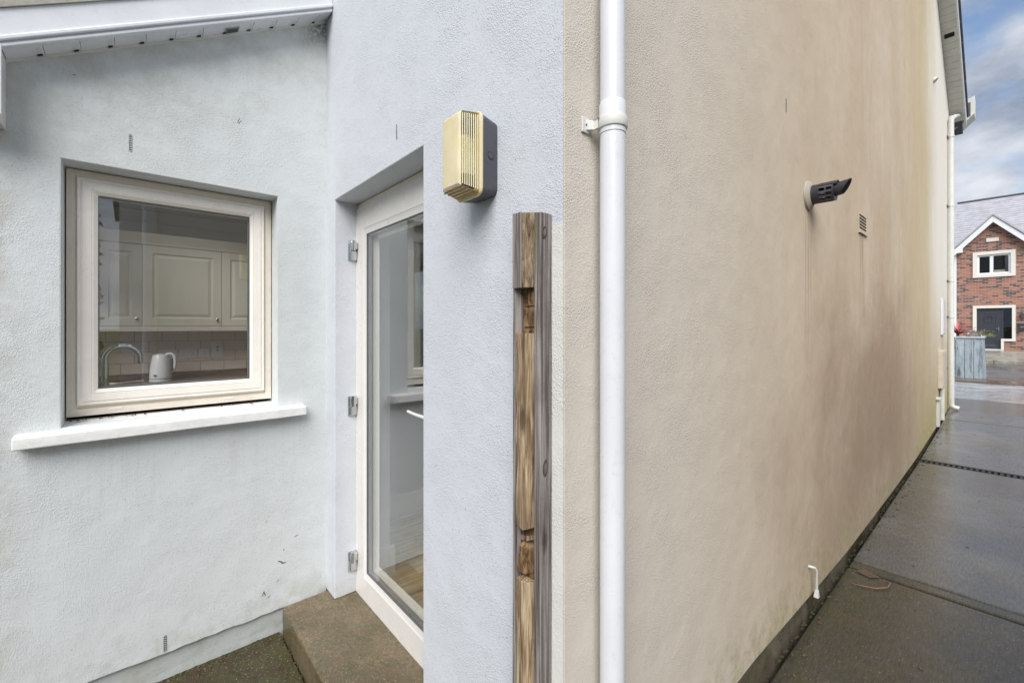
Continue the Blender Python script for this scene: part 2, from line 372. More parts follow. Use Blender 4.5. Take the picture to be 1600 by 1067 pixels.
def mat_lens(name, a, b, tw, rough):
    m, nt, p = base(name, a, rough)
    v, x, y, z = coords(nt)
    col = ramp(nt, noise(nt, v, 14, 5, .6), [(.3, a), (.7, b)])
    nt.links.new(col, p.inputs['Base Color'])
    p.inputs['Transmission Weight'].default_value = tw; p.inputs['IOR'].default_value = 1.3
    p.inputs['Subsurface Weight'].default_value = 0
    return m
M['lens_rib'] = mat_lens('amber_ribbed_plastic', (.86, .78, .50), (.92, .88, .66), .12, .15)
M['lens_clear'] = mat_glass('amber_clear_plastic', 1.5, (.97, .91, .66), .12)
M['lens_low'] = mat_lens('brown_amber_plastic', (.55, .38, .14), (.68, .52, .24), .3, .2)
M['lens'] = mat_lens('amber_frosted_plastic', (.86, .73, .42), (.91, .83, .60), .25, .36)


# ------------------------------------------------------------------ mesh helpers (all coordinates are world metres)
class MB:
    def __init__(s): s.bm = bmesh.new()
    def quad(s, *pts):
        s.bm.faces.new([s.bm.verts.new(p) for p in pts]); return s
    def box(s, x0, x1, y0, y1, z0, z1):
        v = [s.bm.verts.new(p) for p in ((x0,y0,z0),(x1,y0,z0),(x1,y1,z0),(x0,y1,z0),(x0,y0,z1),(x1,y0,z1),(x1,y1,z1),(x0,y1,z1))]
        for f in ((0,3,2,1),(4,5,6,7),(0,1,5,4),(1,2,6,5),(2,3,7,6),(3,0,4,7)): s.bm.faces.new([v[i] for i in f])
        return s
    def hexa(s, b, t):      # bottom 4 and top 4 points
        v = [s.bm.verts.new(p) for p in list(b)+list(t)]
        for f in ((0,3,2,1),(4,5,6,7),(0,1,5,4),(1,2,6,5),(2,3,7,6),(3,0,4,7)): s.bm.faces.new([v[i] for i in f])
        return s
    def prism(s, pts, axis, a, b):   # polygon pts in the two other axes, extruded a..b along axis
        def P(p, c): return {'x': (c, p[0], p[1]), 'y': (p[0], c, p[1]), 'z': (p[0], p[1], c)}[axis]
        A = [s.bm.verts.new(P(p, a)) for p in pts]; B = [s.bm.verts.new(P(p, b)) for p in pts]
        s.bm.faces.new(A[::-1]); s.bm.faces.new(B); n = len(pts)
        for i in range(n): s.bm.faces.new([A[i], A[(i+1) % n], B[(i+1) % n], B[i]])
        return s
    def tube(s, path, r, n=16, cap=True, closed=False):
        rings = []; m = len(path); path = [Vector(p) for p in path]; up = None
        for i, p in enumerate(path):
            d = (path[min(i+1, m-1)]-path[max(i-1, 0)]).normalized()
            if up is None: up = Vector((0, 0, 1)) if abs(d.z) < .9 else Vector((0, 1, 0))
            a = d.cross(up).normalized(); b = a.cross(d).normalized(); up = b
            rr = r[i] if isinstance(r, (list, tuple)) else r
            rings.append([s.bm.verts.new(p + a*math.cos(2*math.pi*k/n)*rr + b*math.sin(2*math.pi*k/n)*rr) for k in range(n)])
        for i in range(m-1):
            for k in range(n): s.bm.faces.new([rings[i][k], rings[i][(k+1) % n], rings[i+1][(k+1) % n], rings[i+1][k]])
        if cap: s.bm.faces.new(rings[0][::-1]); s.bm.faces.new(rings[-1])
        return s
    def ring(s, P, a0, a1, b0, b1, prof):   # mitred frame: prof = [(inset, depth)...]; P(a,b,depth)->xyz
        L = []
        for ins, dep in prof:
            L.append([s.bm.verts.new(P(*q, dep)) for q in ((a0+ins, b0+ins), (a1-ins, b0+ins), (a1-ins, b1-ins), (a0+ins, b1-ins))])
        for i in range(len(L)-1):
            for k in range(4): s.bm.faces.new([L[i][k], L[i][(k+1) % 4], L[i+1][(k+1) % 4], L[i+1][k]])
        return s
    def build(s, name, mat, parent=None, bevel=0., smooth=None, sub=0, rough=0., seg=2):
        bmesh.ops.recalc_face_normals(s.bm, faces=s.bm.faces)
        if sub: bmesh.ops.subdivide_edges(s.bm, edges=s.bm.edges[:], cuts=sub, use_grid_fill=True)
        if rough:
            from mathutils import noise as mn
            for v in s.bm.verts: v.co += mn.noise_vector(v.co*9)*rough + mn.noise_vector(v.co*31)*rough*.5
        me = bpy.data.meshes.new(name); 
        org = parent_origin(parent)
        for v in s.bm.verts: v.co -= org
        s.bm.to_mesh(me); s.bm.free()
        if smooth is not None:
            me.polygons.foreach_set('use_smooth', [True]*len(me.polygons))
            try: me.set_sharp_from_angle(angle=R(smooth))
            except Exception: pass
        o = bpy.data.objects.new(name, me); COL.objects.link(o); me.materials.append(mat)
        if parent is not None: o.parent = parent
        if bevel:
            b = o.modifiers.new('bevel', 'BEVEL'); b.width = bevel; b.segments = seg; b.limit_method = 'ANGLE'; b.angle_limit = R(40)
        return o
def parent_origin(p):
    o = Vector((0, 0, 0))
    while p is not None: o += Vector(p.location); p = p.parent
    return o
def tag(o, label=None, cat=None, group=None, kind=None):
    for k, v in (('label', label), ('category', cat), ('group', group), ('kind', kind)):
        if v: o[k] = v
    return o
def empty(name, loc, label, cat, group=None):
    o = bpy.data.objects.new(name, None); COL.objects.link(o); o.location = loc; o.empty_display_size = .1
    return tag(o, label, cat, group)
def copy_at(proto, off, parent=None):
    c = proto.copy(); COL.objects.link(c)
    c.parent = parent if parent is not None else proto.parent
    c.location = Vector(proto.location)+Vector(off)
    return c
def kids(o): return [c for c in bpy.data.objects if c.parent == o]
def copy_tree(o, off, parent=None):
    ch = kids(o); c = o.copy(); COL.objects.link(c)
    if parent is None: c.location = Vector(o.location)+Vector(off)
    else: c.parent = parent
    for k in ch: copy_tree(k, (0, 0, 0), c)
    return c

# ------------------------------------------------------------------ ground
PZ = [(-6, -.02), (2, 0.), (3.64, .015), (6.95, .05), (8.8, .12), (10.3, .22), (11.7, .27), (16, .27), (23.2, .30), (23.35, .42), (31.2, .47), (60, .5)]
def gz(y):
    for (a, b), (c, d) in zip(PZ, PZ[1:]):
        if y <= c: return b+(d-b)*max(0, (y-a))/(c-a)
    return PZ[-1][1]
def strip(name, mat, x0, x1, y0, y1, lift=0., n=12, thick=.1, parent=None, bevel=0.):
    mb = MB(); bm = mb.bm; rows = []
    for i in range(n+1):
        y = y0+(y1-y0)*i/n; z = gz(y)+lift
        rows.append([bm.verts.new((x0, y, z)), bm.verts.new((x1, y, z)), bm.verts.new((x1, y, z-thick)), bm.verts.new((x0, y, z-thick))])
    for i in range(n):
        for k in range(4): bm.faces.new([rows[i][k], rows[i][(k+1) % 4], rows[i+1][(k+1) % 4], rows[i+1][k]])
    bm.faces.new(rows[0][::-1]); bm.faces.new(rows[-1])
    return mb.build(name, mat, parent, bevel=bevel)

M['grass'] = simple('rough_grass', (.07, .09, .035), .9, var=.4, scale=2)
gnd = MB().quad((-400, -400, -.14), (400, -400, -.14), (400, 10.5, -.14), (-400, 10.5, -.14)).quad((-400, 10.5, -.14), (400, 10.5, -.14), (400, 17, .14), (-400, 17, .14))
tag(MB().quad((-400, 17, .14), (400, 17, .14), (400, 800, .14), (-400, 800, .14)).build('far_ground', M['grass']), 'grassy ground around and beyond the brick house', kind='structure')
tag(gnd.build('ground', M['grass']), 'rough garden ground around and under the slabs', kind='structure')

path = MB().quad((-.758, -4, -.10), (2.28, -4, -.10), (2.28, 6.9, -.06), (-.758, 6.9, -.06)).quad((-.758, 6.9, -.06), (2.28, 6.9, -.06), (2.28, 11.7, .08), (-.758, 11.7, .08)).build('path', M['joint'])
tag(path, 'concrete side path running beside the beige wall', kind='structure')
for i, (a, b, m) in enumerate(((-4, -.62, 'slab'), (-.60, 3.585, 'slab'), (3.612, 3.70, 'slab'), (3.722, 6.86, 'slab_m'), (7.02, 9.54, 'slab2'), (9.57, 11.68, 'slab2'))):
    strip('concrete_slab', M[m], -.725 if i else -.725, 2.27, a, b, thick=.07, parent=path, n=8, bevel=.008)
# yard in the corner by the step
yard = strip('yard', M['yard'], -2.60, -.745, -4, .583, lift=.03, thick=.1)
tag(yard, 'mossy dark concrete yard below the step', kind='structure')
# street beyond the path
M['road'] = mat_concrete('wet_road', (.50, .51, .53), (.42, .43, .46), 0, 0, .8, .0)
tag(strip('road', M['road'], -60, 60, 11.70, 15.2, n=4), 'wet pale road crossing the end of the path', kind='structure')
tag(strip('verge_strip', M['brownstrip'], -60, 60, 15.21, 15.95, lift=.03, n=2), 'brown edging strip on the far side of the road', kind='structure')
tag(strip('parking_area', M['asphalt'], -60, 60, 15.96, 23.15, n=6), 'grey tarmac parking area behind the planter', kind='structure')
tag(strip('pavement', M['kerb'], -60, 60, 23.36, 31.9, n=6), 'pale pavement in front of the brick house', kind='structure')
kerb = empty('kerb', (0, 23.17, .42), 'pale mossy kerb along the front of the brick house', 'kerb'); kerb['kind'] = 'structure'
del kerb['category']
ks = MB().box(-6, -5.09, 23.17, 23.35, .2, .43).build('kerb_stone', M['kerb'], kerb, bevel=.015)
for i in range(1, 16): copy_at(ks, (.92*i, 0, 0))
for k in range(26):
    x = -3.4+random.random()*6; 
    tag(MB().hexa([(x-.07, 23.12, .30), (x+.07, 23.12, .30), (x+.07, 23.165, .30), (x-.07, 23.165, .30)], [(x-.05, 23.13, .34), (x+.05, 23.13, .345), (x+.05, 23.165, .35), (x-.05, 23.165, .34)]).build('moss', M['leafy'], kerb), kind='stuff') if k == 0 else None

# ------------------------------------------------------------------ the house
LX, WY, SX = -2.483, .815, -.74
house = empty('rendered_house', (-3, 3, 0), 'two-storey rendered house with pale grey rear walls and stained beige gable', 'house')
def ext_top(y): return 2.589+.581*(y+.35)
def P_left(a, b, d): return (d, a, b)         # ring on an X = const wall (a = Y, b = Z)
def P_rear(a, b, d): return (a, d, b)

# left (kitchen) wall with window opening; made of ring + top piece
mb = MB(); bm = mb.bm
wy0, wy1, wz0, wz1 = -.203, .573, 1.20, 2.268
def wavy_bottom():
    pts = []
    n = 34
    for i in range(n+1):
        y = -.52+(WY+.52)*i/n
        z = .150-.02*max(0, (.0-y))+random.uniform(-.0035, .0035)
        pts.append((y, z))
    return pts
wb = wavy_bottom()
xf, xb = LX, LX-.03
# face as columns of quads with openings cut out
def col_face(x, pts_bot, flip):
    pass
outer = [(-.52, ext_top(-.52)), (WY, ext_top(WY))]
bot = [bm.verts.new((xf, y, z)) for y, z in wb]
bl = bm.verts.new((xf, -.52, ext_top(-.52))); br_ = bm.verts.new((xf, WY, ext_top(WY)))
h = [bm.verts.new((xf, y, z)) for y, z in ((wy0, wz0), (wy1, wz0), (wy1, wz1), (wy0, wz1))]
ml = bm.verts.new((xf, -.52, wz0)); mr = bm.verts.new((xf, WY, wz0))
bm.faces.new([ml] + bot + [mr, h[1], h[0]])
bm.faces.new([ml, h[0], h[3], bl]); bm.faces.new([h[1], mr, br_, h[2]]); bm.faces.new([h[3], h[2], br_, bl])
# thickness at the drip edge
b2 = [bm.verts.new((xb, y, z)) for y, z in wb]
for i in range(len(wb)-1): bm.faces.new([bot[i], b2[i], b2[i+1], bot[i+1]])
# reveals
for i in range(4):
    p, q = h[i], h[(i+1) % 4]
    a = bm.verts.new((LX-.27, p.co.y, p.co.z)); b = bm.verts.new((LX-.27, q.co.y, q.co.z)); bm.faces.new([p, q, b, a])
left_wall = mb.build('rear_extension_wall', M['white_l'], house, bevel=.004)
# inner leaf of that wall (kitchen side) and the plinth
mb = MB(); bm = mb.bm
for (a, b, c, d) in ((-.5, wy0, .2, 2.70), (wy1, WY-.0, .2, 2.70), (wy0, wy1, .2, wz0), (wy0, wy1, wz1, 2.70)):
    mb.box(LX-.27, LX-.20, a, b, c, d)
mb.build('inner_wall', M['wallpaint'], house)
MB().box(LX-.2, LX-.018, -.52, WY-.003, -.05, .170).build('plinth', M['plinth_l'], house, sub=5, rough=.003)

# rear wall with the door opening
dx0, dx1, dz0, dz1 = -2.353, -1.432, .168, 2.267
mb = MB(); bm = mb.bm
H2 = 5.156
V = lambda x, z: bm.verts.new((x, WY, z))
a = V(LX-.0, .17); b = V(dx0, .17); c = V(dx0, dz1); d = V(dx1, dz1); e = V(dx1, .0); f_ = V(SX, .0); g = V(SX, H2); hh = V(LX, H2)
tl = V(LX, dz1); tr = V(SX, dz1)
bm.faces.new([a, b, c, tl]); bm.faces.new([tl, c, d, tr, g, hh]); bm.faces.new([e, f_, tr, d])
def back(v, dy=.20): return bm.verts.new((v.co.x, WY+dy, v.co.z))
bb, cb_, db, eb = back(b), back(c), back(d), back(e)
bm.faces.new([b, bb, cb_, c]); bm.faces.new([c, cb_, db, d]); bm.faces.new([d, db, eb, e])
rear = mb.build('rear_wall', M['white'], house, bevel=.004)
MB().box(-8.2, LX-.02, WY, WY+.2, 2.75, H2).build('upper_rear_wall', M['white'], house)

# beige gable wall: polygon in (Y,Z)
gb = [(WY+.003, .155), (2.05, .155), (2.8, .12), (3.64, .088), (5.2, .08), (6.8, .09), (8.0, .13), (8.85, .155), (10.9, .20)]
EZ = 5.156; RY = 5.86; SL = .63; RZ = EZ+(10.9-RY)*SL
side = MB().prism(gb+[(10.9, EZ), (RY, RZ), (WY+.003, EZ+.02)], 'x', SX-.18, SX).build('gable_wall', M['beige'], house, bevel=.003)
MB().prism([(WY+.002, -.3), (10.88, -.3), (10.88, .3), (WY+.002, .2)], 'x', SX-.17, SX-.022).build('plinth', M['plinth'], house, sub=4, rough=.004)
MB().box(-8.2, SX-.19, 10.6, 10.9, -.3, EZ).build('front_wall', M['beige'], house)
MB().box(-8.2, -7.9, .9, 10.59, -.3, EZ).build('far_gable_wall', M['beige'], house)
# main roof
t = .12
MB().hexa([(-8.4, RY, RZ+.02), (-.60, RY, RZ+.02), (-.60, 11.15, EZ-.13), (-8.4, 11.15, EZ-.13)],
          [(-8.4, RY, RZ+.02+t), (-.60, RY, RZ+.02+t), (-.60, 11.15, EZ-.13+t), (-8.4, 11.15, EZ-.13+t)]).build('roof', M['tile_edge'], house)
MB().hexa([(-8.4, .55, EZ-.13), (-.60, .55, EZ-.13), (-.60, RY, RZ+.02), (-8.4, RY, RZ+.02)],
          [(-8.4, .55, EZ-.13+t), (-.60, .55, EZ-.13+t), (-.60, RY, RZ+.02+t), (-8.4, RY, RZ+.02+t)]).build('roof', M['tile_edge'], house)
# verge soffit boards on the street-side slope (individual boards)
sy = 10.86; proto = None
def vz(y): return EZ-.012+(10.9-y)*SL
k = 0
while sy > 7.4:
    y1, y0 = sy, sy-.094
    ms = MB().hexa([(SX+.002, y0, vz(y0)), (-.565, y0, vz(y0)), (-.565, y1, vz(y1)), (SX+.002, y1, vz(y1))],
                   [(SX+.002, y0, vz(y0)+.012), (-.565, y0, vz(y0)+.012), (-.565, y1, vz(y1)+.012), (SX+.002, y1, vz(y1)+.012)])
    if proto is None: proto = ms.build('verge_soffit_board', M['pvc_old'], house); py = sy
    else: ms.bm.free(); copy_at(proto, (0, sy-py, vz(sy)-vz(py)))
    sy -= .10; k += 1
for yy in (9.45,):
    MB().hexa([(-.71, yy-.03, vz(yy-.03)-.004), (-.60, yy-.03, vz(yy-.03)-.004), (-.60, yy+.03, vz(yy+.03)-.004), (-.71, yy+.03, vz(yy+.03)-.004)],
              [(-.71, yy-.03, vz(yy-.03)+.004), (-.60, yy-.03, vz(yy-.03)+.004), (-.60, yy+.03, vz(yy+.03)+.004), (-.71, yy+.03, vz(yy+.03)+.004)]).build('soffit_vent', M['dark'], house)
for (ya, yb) in ((RY, 10.97), ):
    MB().hexa([(-.563, ya, vz(ya)-.03), (-.545, ya, vz(ya)-.03), (-.545, yb, vz(yb)-.03), (-.563, yb, vz(yb)-.03)],
              [(-.563, ya, vz(ya)+.19), (-.545, ya, vz(ya)+.19), (-.545, yb, vz(yb)+.19), (-.563, yb, vz(yb)+.19)]).build('bargeboard', M['pvc'], house, bevel=.003)
MB().hexa([(-.563, .4, EZ-.1), (-.545, .4, EZ-.1), (-.545, RY, RZ+.0), (-.563, RY, RZ+.0)],
          [(-.563, .4, EZ+.12), (-.545, .4, EZ+.12), (-.545, RY, RZ+.2), (-.563, RY, RZ+.2)]).build('bargeboard', M['pvc'], house)
# dark verge tiles, one by one
ty = 10.98; tp = None
while ty > 6.2:
    ms = MB().hexa([(-.60, ty-.31, vz(ty-.31)+.16), (-.520, ty-.31, vz(ty-.31)+.16), (-.520, ty, vz(ty)+.175), (-.60, ty, vz(ty)+.175)],
                   [(-.60, ty-.31, vz(ty-.31)+.20), (-.520, ty-.31, vz(ty-.31)+.20), (-.520, ty, vz(ty)+.225), (-.60, ty, vz(ty)+.225)])
    if tp is None: tp = ms.build('verge_tile', M['tile_edge'], house, bevel=.004); tpy = ty
    else: ms.bm.free(); copy_at(tp, (0, ty-tpy, vz(ty)-vz(tpy)))
    ty -= .30
# boxed eaves corner and gutter on the street side
MB().prism([(SX+.003, EZ-.07), (-.60, EZ-.02), (-.455, EZ+.13), (-.45, EZ+.44), (-.60, EZ+.38), (SX+.003, EZ+.36)], 'y', 11.0, 11.34).build('eaves_box_end', M['pvc_old'], house, bevel=.006)
MB().box(-8.2, SX-.001, 10.91, 11.34, EZ-.03, EZ+.30).build('eaves_box', M['pvc'], house)
MB().box(-8.2, -.47, 11.345, 11.45, EZ+.22, EZ+.33).build('gutter', M['pvc_old'], house, bevel=.02)
MB().box(-.56, -.50, 10.99, 10.999, EZ+.10, EZ+.34).build('eaves_gap', M['rubber'], house)

# extension roof: soffit boards, barge board, eaves box
oy = -.545
for (xa, xb, ya, yb) in ((-6.0, -4.8, oy, WY-.002), (-3.1, -2.392, oy, WY-.002), (-4.799, -3.101, oy, -.36), (-4.799, -3.101, .62, WY-.002)):  # gap left for the added, unseen rooflight
    MB().hexa([(xa, ya, ext_top(ya)+.16), (xb, ya, ext_top(ya)+.16), (xb, yb, ext_top(yb)+.16), (xa, yb, ext_top(yb)+.16)],
              [(xa, ya, ext_top(ya)+.20), (xb, ya, ext_top(ya)+.20), (xb, yb, ext_top(yb)+.20), (xa, yb, ext_top(yb)+.20)]).build('extension_roof', M['tile_roof'], house)
def bx_sl(x0, x1, y0, y1, lo, hi):
    return MB().hexa([(x0, y0, ext_top(y0)+lo), (x1, y0, ext_top(y0)+lo), (x1, y1, ext_top(y1)+lo), (x0, y1, ext_top(y1)+lo)],
                     [(x0, y0, ext_top(y0)+hi), (x1, y0, ext_top(y0)+hi), (x1, y1, ext_top(y1)+hi), (x0, y1, ext_top(y1)+hi)])
bx_sl(-2.40, -2.380, oy, WY-.003, .020, .145).build('bargeboard', M['pvc'], house)
bx_sl(-2.3795, -2.368, oy, WY-.003, .026, .046).build('bargeboard_bead', M['pvc'], house, bevel=.005, seg=3)
bx_sl(-2.402, -2.376, oy, WY-.003, .006, .0195).build('bargeboard_lip', M['pvc'], house, bevel=.003)
bx_sl(-2.42, -2.372, oy, WY-.003, .147, .185).build('verge_mortar', M['mort'], house, sub=3, rough=.003)
bx_sl(-2.496, -2.472, -.36, WY-.003, -.004, .006).build('soffit_trim', M['pvc_old'], house)
ys = -.345; sp = None
notch0 = None
while ys < WY-.02:
    y1 = min(ys+.0985, WY-.006)
    m_ = bx_sl(-2.482, -2.4025, ys, y1, .006, .014)
    if sp is None:
        sp = m_.build('soffit_board', M['pvc'], house, bevel=.0012); s0 = ys
        n0 = bx_sl(-2.474, -2.462, ys+.080, ys+.0935, .002, .0062).build('soffit_slot', M['dark'], house)
        g0 = bx_sl(-2.462, -2.412, ys+.0820, ys+.0845, .0050, .0062).build('soffit_groove', M['pvc_old'], house)
        g1 = bx_sl(-2.462, -2.412, ys+.0900, ys+.0915, .0050, .0062).build('soffit_groove', M['pvc_old'], house)
    elif y1-ys > .09:
        m_.bm.free(); off = (0, ys-s0, (ys-s0)*.581)
        for q in (sp, n0, g0, g1): copy_at(q, off)
    else: m_.build('soffit_board', M['pvc'], house)
    ys += .10
bx_sl(-2.49, -2.40, -.36, WY-.003, .03, .05).build('soffit_backing', M['dark'], house)
vg = bx_sl(-2.462, -2.424, .345, .395, -.001, .0055).build('soffit_ventilator', M['spacer'], house)
for q in range(4): bx_sl(-2.458+q*.009, -2.4535+q*.009, .349, .391, -.0035, -.0012).build('vent_slot', M['rubber'], vg)
# eaves box hanging at the low end
MB().box(-2.482, -2.362, -.545, -.3475, 2.335, 2.612).build('eaves_box', M['pvc_old'], house, bevel=.003)
MB().box(-2.3615, -2.355, -.545, -.3405, 2.352, 2.60).build('eaves_box_panel', M['pvc'], house, bevel=.002)
MB().box(-6, -2.39, -.68, -.55, 2.42, 2.52).build('gutter', M['pvc'], house, bevel=.02)

# extension back wall with an added glazed opening (outside the frame, lights the kitchen)
mb = MB(); mb.box(-5.75, -5.0, -.66, -.521, -.05, 2.335); mb.box(-3.1, LX, -.66, -.521, -.05, 2.335); mb.box(-4.999, -3.101, -.66, -.521, 2.3, 2.335)
mb.build('extension_rear_wall', M['white_l'], house)
MB().box(-5.75, LX-.002, -.658, -.522, 2.3355, 2.62).build('lintel', M['white_l'], house)
gd = MB().ring(P_rear, -4.998, -3.102, .16, 2.298, [(0, -.56), (0, -.62), (.07, -.62), (.07, -.56)]).build('added_garden_door', M['cream_door'], house)
MB().box(-4.93, -3.17, -.60, -.594, .23, 2.23).build('pane', M['glass'], gd)

# --- kitchen window
win = MB().ring(P_left, -.199, .569, 1.222, 2.2645, [(0, LX-.20), (0, -2.602), (.018, -2.598), (.030, -2.598), (.0305, -2.607), (.060, -2.608)]).build('window', M['cream_dk'], house, bevel=.0015)
MB().ring(P_left, -.167, .534, 1.268, 2.232, [(0, -2.66), (0, -2.588), (.004, -2.583), (.010, -2.583), (.012, -2.5865), (.016, -2.5865), (.018, -2.5815), (.046, -2.5800), (.0465, -2.583), (.050, -2.583), (.052, -2.580), (.066, -2.594), (.0665, -2.60)]).build('sash', M['cream'], win, smooth=25)
MB().ring(P_left, -.103, .466, 1.336, 2.160, [(0, -2.594), (.0025, -2.5935), (.0030, -2.599)]).build('gasket', M['rubber'], win)
MB().ring(P_left, -.1035, .4665, 1.3355, 2.1605, [(0, -2.604), (.006, -2.604), (.006, -2.618)]).build('spacer_bar', M['spacer'], win)
MB().box(-2.602, -2.599, -.1045, .4675, 1.3345, 2.1615).build('pane', M['glass'], win)
MB().box(-2.624, -2.621, -.1045, .4675, 1.3345, 2.1615).build('pane', M['glass'], win)
for yc in (-.045, .375):
    MB().box(-2.5975, -2.5955, yc-.022, yc+.022, 1.240, 1.250).build('drain_cap', M['cream'], win, bevel=.0008)
# debris under the window
for i in range(22):
    y = -.19+abs(random.gauss(0, .08)) if i < 14 else random.uniform(-.1, .5); x = -2.585+random.uniform(-.008, .02); s = random.uniform(.002, .006)
    if i == 0:
        deb = MB().hexa([(x-s, y-s, 1.2085), (x+s, y-s, 1.2085), (x+s, y+s, 1.2085), (x-s, y+s, 1.2085)], [(x-s, y-s, 1.212), (x+s, y-s, 1.216), (x+s*.5, y+s, 1.212), (x-s, y+s, 1.211)]); 
    else: deb.hexa([(x-s, y-s, 1.2085), (x+s, y-s, 1.2085), (x+s, y+s, 1.2085), (x-s, y+s, 1.2085)], [(x-s, y-s, 1.212), (x+s, y-s, 1.216), (x+s*.5, y+s, 1.212), (x-s, y+s, 1.211)])
tag(deb.build('window_debris', M['leafbrown'], win), kind='stuff')
MB().hexa([(-2.62, -.328, 1.150), (-2.425, -.328, 1.143), (-2.425, .697, 1.143), (-2.62, .697, 1.150)],
          [(-2.62, -.328, 1.206), (-2.427, -.328, 1.188), (-2.427, .697, 1.188), (-2.62, .697, 1.206)]).build('window_sill', M['sill'], house, bevel=.005, seg=3, sub=6, rough=.0022)

# --- back door
FY = .932
dr = MB().ring(P_rear, -2.378, -1.405, .168, 2.2615, [(0, FY+.07), (0, FY+.006), (.022, FY+.006), (.0225, FY+.012)]).build('back_door', M['cream_dk'], house)
MB().ring(P_rear, -2.377, -1.425, .162, 2.2395, [(0, FY+.06), (0, FY+.001), (.003, FY-.002), (.120, FY-.002), (.122, FY+.001), (.125, FY-.003), (.137, FY+.001), (.152, FY+.003), (.1525, FY+.014)]).build('door_sash', M['cream_door'], dr, smooth=25)
MB().ring(P_rear, -2.2245, -1.5775, .3145, 2.087, [(0, FY+.002), (.004, FY+.003), (.005, FY+.012)]).build('gasket', M['rubber'], dr)
MB().ring(P_rear, -2.2245, -1.5775, .3145, 2.087, [(0, FY+.011), (.012, FY+.013), (.012, FY+.025)]).build('spacer_bar', M['spacer'], dr)
MB().ring(P_rear, -2.2245, -1.5775, .3145, 2.087, [(0, FY+.036), (.010, FY+.050), (.022, FY+.062), (.0, FY+.063)]).build('inner_bead', M['cream'], dr)
MB().box(-2.2265, -1.5755, FY+.005, FY+.008, .3125, 2.089).build('pane', M['glass_d'], dr)
MB().box(-2.2265, -1.5755, FY+.028, FY+.031, .3125, 2.089).build('pane', M['glass_d'], dr)
for zc in (2.012, 1.178, .342):
    hg = MB().box(-2.3525, -2.346, .884, .9275, zc-.055, zc+.052).build('hinge', M['steel'], dr, bevel=.002)
    MB().tube([(-2.334, .905, zc-.002), (-2.334, .905, zc+.052)], .0150, 18).build('hinge_knuckle', M['steel'], hg, smooth=40)
    MB().box(-2.3455, -2.322, .890, .9275, zc+.004, zc+.048).build('hinge_cap', M['steel'], hg, bevel=.007, seg=3)
    MB().box(-2.3455, -2.336, .893, .9275, zc-.050, zc-.004).build('hinge_leg', M['steel'], hg, bevel=.003, seg=2)
hd = MB().tube([(-1.50, .925, 1.245), (-1.50, .880, 1.245), (-1.512, .870, 1.245), (-1.60, .872, 1.246), (-1.645, .875, 1.247), (-1.668, .878, 1.248)], [.006, .006, .0075, .0062, .0062, .0055], 12).build('door_handle', M['pvc_old'], dr, smooth=50)
MB().box(-1.522, -1.478, .921, .929, 1.15, 1.36).build('handle_plate', M['skirt'], hd, bevel=.003)

# --- interior
FZ = .20
floor = MB().prism([(-5.5, -.52), (LX-.205, -.52), (LX-.205, 1.03), (-.95, 1.03), (-.95, 6.0), (-5.5, 6.0)], 'z', .05, FZ-.02).build('interior_floor', M['dark'], house)
fb = None
for i in range(13):
    x0 = LX-.205+i*.132
    ms = MB().box(x0, x0+.129, 1.00, 5.9, FZ-.018, FZ)
    if fb is None: fb = ms.build('floor_board', M['oak'], house, bevel=.0015)
    else: ms.bm.free(); copy_at(fb, (i*.132, 0, 0))
MB().box(-5.5, LX-.21, -.5, 6, FZ-.018, FZ).build('kitchen_floor', M['oak'], house)
MB().prism([(-5.5, .60), (LX-.205, .60), (LX-.205, 1.03), (-.95, 1.03), (-.95, 6.0), (-5.5, 6.0)], 'z', 2.701, 2.74).build('ceiling', M['ceil'], house)
MB().box(-5.5, -4.8, -.52, .599, 2.701, 2.74).build('ceiling', M['ceil'], house)
MB().box(-3.1, LX-.205, -.52, .599, 2.701, 2.74).build('ceiling', M['ceil'], house)
MB().box(-4.81, -4.801, -.52, .62, 2.74, 3.2).build('added_rooflight_lining', M['ceil'], house)  # unseen rooflight, added to brighten the kitchen cupboards
MB().box(-4.8, -3.1, .601, .62, 2.74, 3.2).build('added_rooflight_lining', M['ceil'], house)
MB().box(-5.55, -5.47, -.55, 6.0, .1, 2.70).build('kitchen_back_wall', M['wallpaint'], house)
MB().box(-5.5, -.95, 6.0, 6.08, .1, 2.70).build('partition_wall', M['wallpaint'], house)
MB().box(SX-.25, SX-.181, WY+.2, 6, .1, 2.7).build('gable_inner_wall', M['wallpaint'], house)
MB().box(LX-.0, dx0, WY+.19, WY+.31, .19, 2.70).build('door_side_wall', M['wallpaint'], house)
MB().box(dx1, SX-.26, WY+.201, WY+.31, .19, 2.70).build('door_side_wall', M['wallpaint'], house)
MB().box(dx0, dx1, WY+.201, WY+.31, 2.28, 2.70).build('door_head_wall', M['wallpaint'], house)
# skirting with a moulded top round the inner jamb
pr = [(0, .20), (.016, .20), (.016, .315), (.011, .325), (.014, .340), (.006, .350), (0, .352)]
MB().prism([(dx0+p[0], p[1]) for p in pr], 'y', WY+.195, WY+.335).build('skirting', M['skirt'], house, smooth=30)
# coving
MB().prism([(-5.469, 2.60), (-5.455, 2.60), (-5.40, 2.66), (-5.385, 2.695), (-5.469, 2.695)], 'y', -.5, 5.9).build('coving', M['ceil'], house, smooth=30)

MB().box(-3.10, -3.02, 1.35, 5.99, .19, 2.70).build('partition_wall', M['dimwall'], house)
MB().prism([(-3.0195+p[0], p[1]) for p in pr], 'y', 1.35, 5.98).build('skirting', M['skirt'], house, smooth=30)
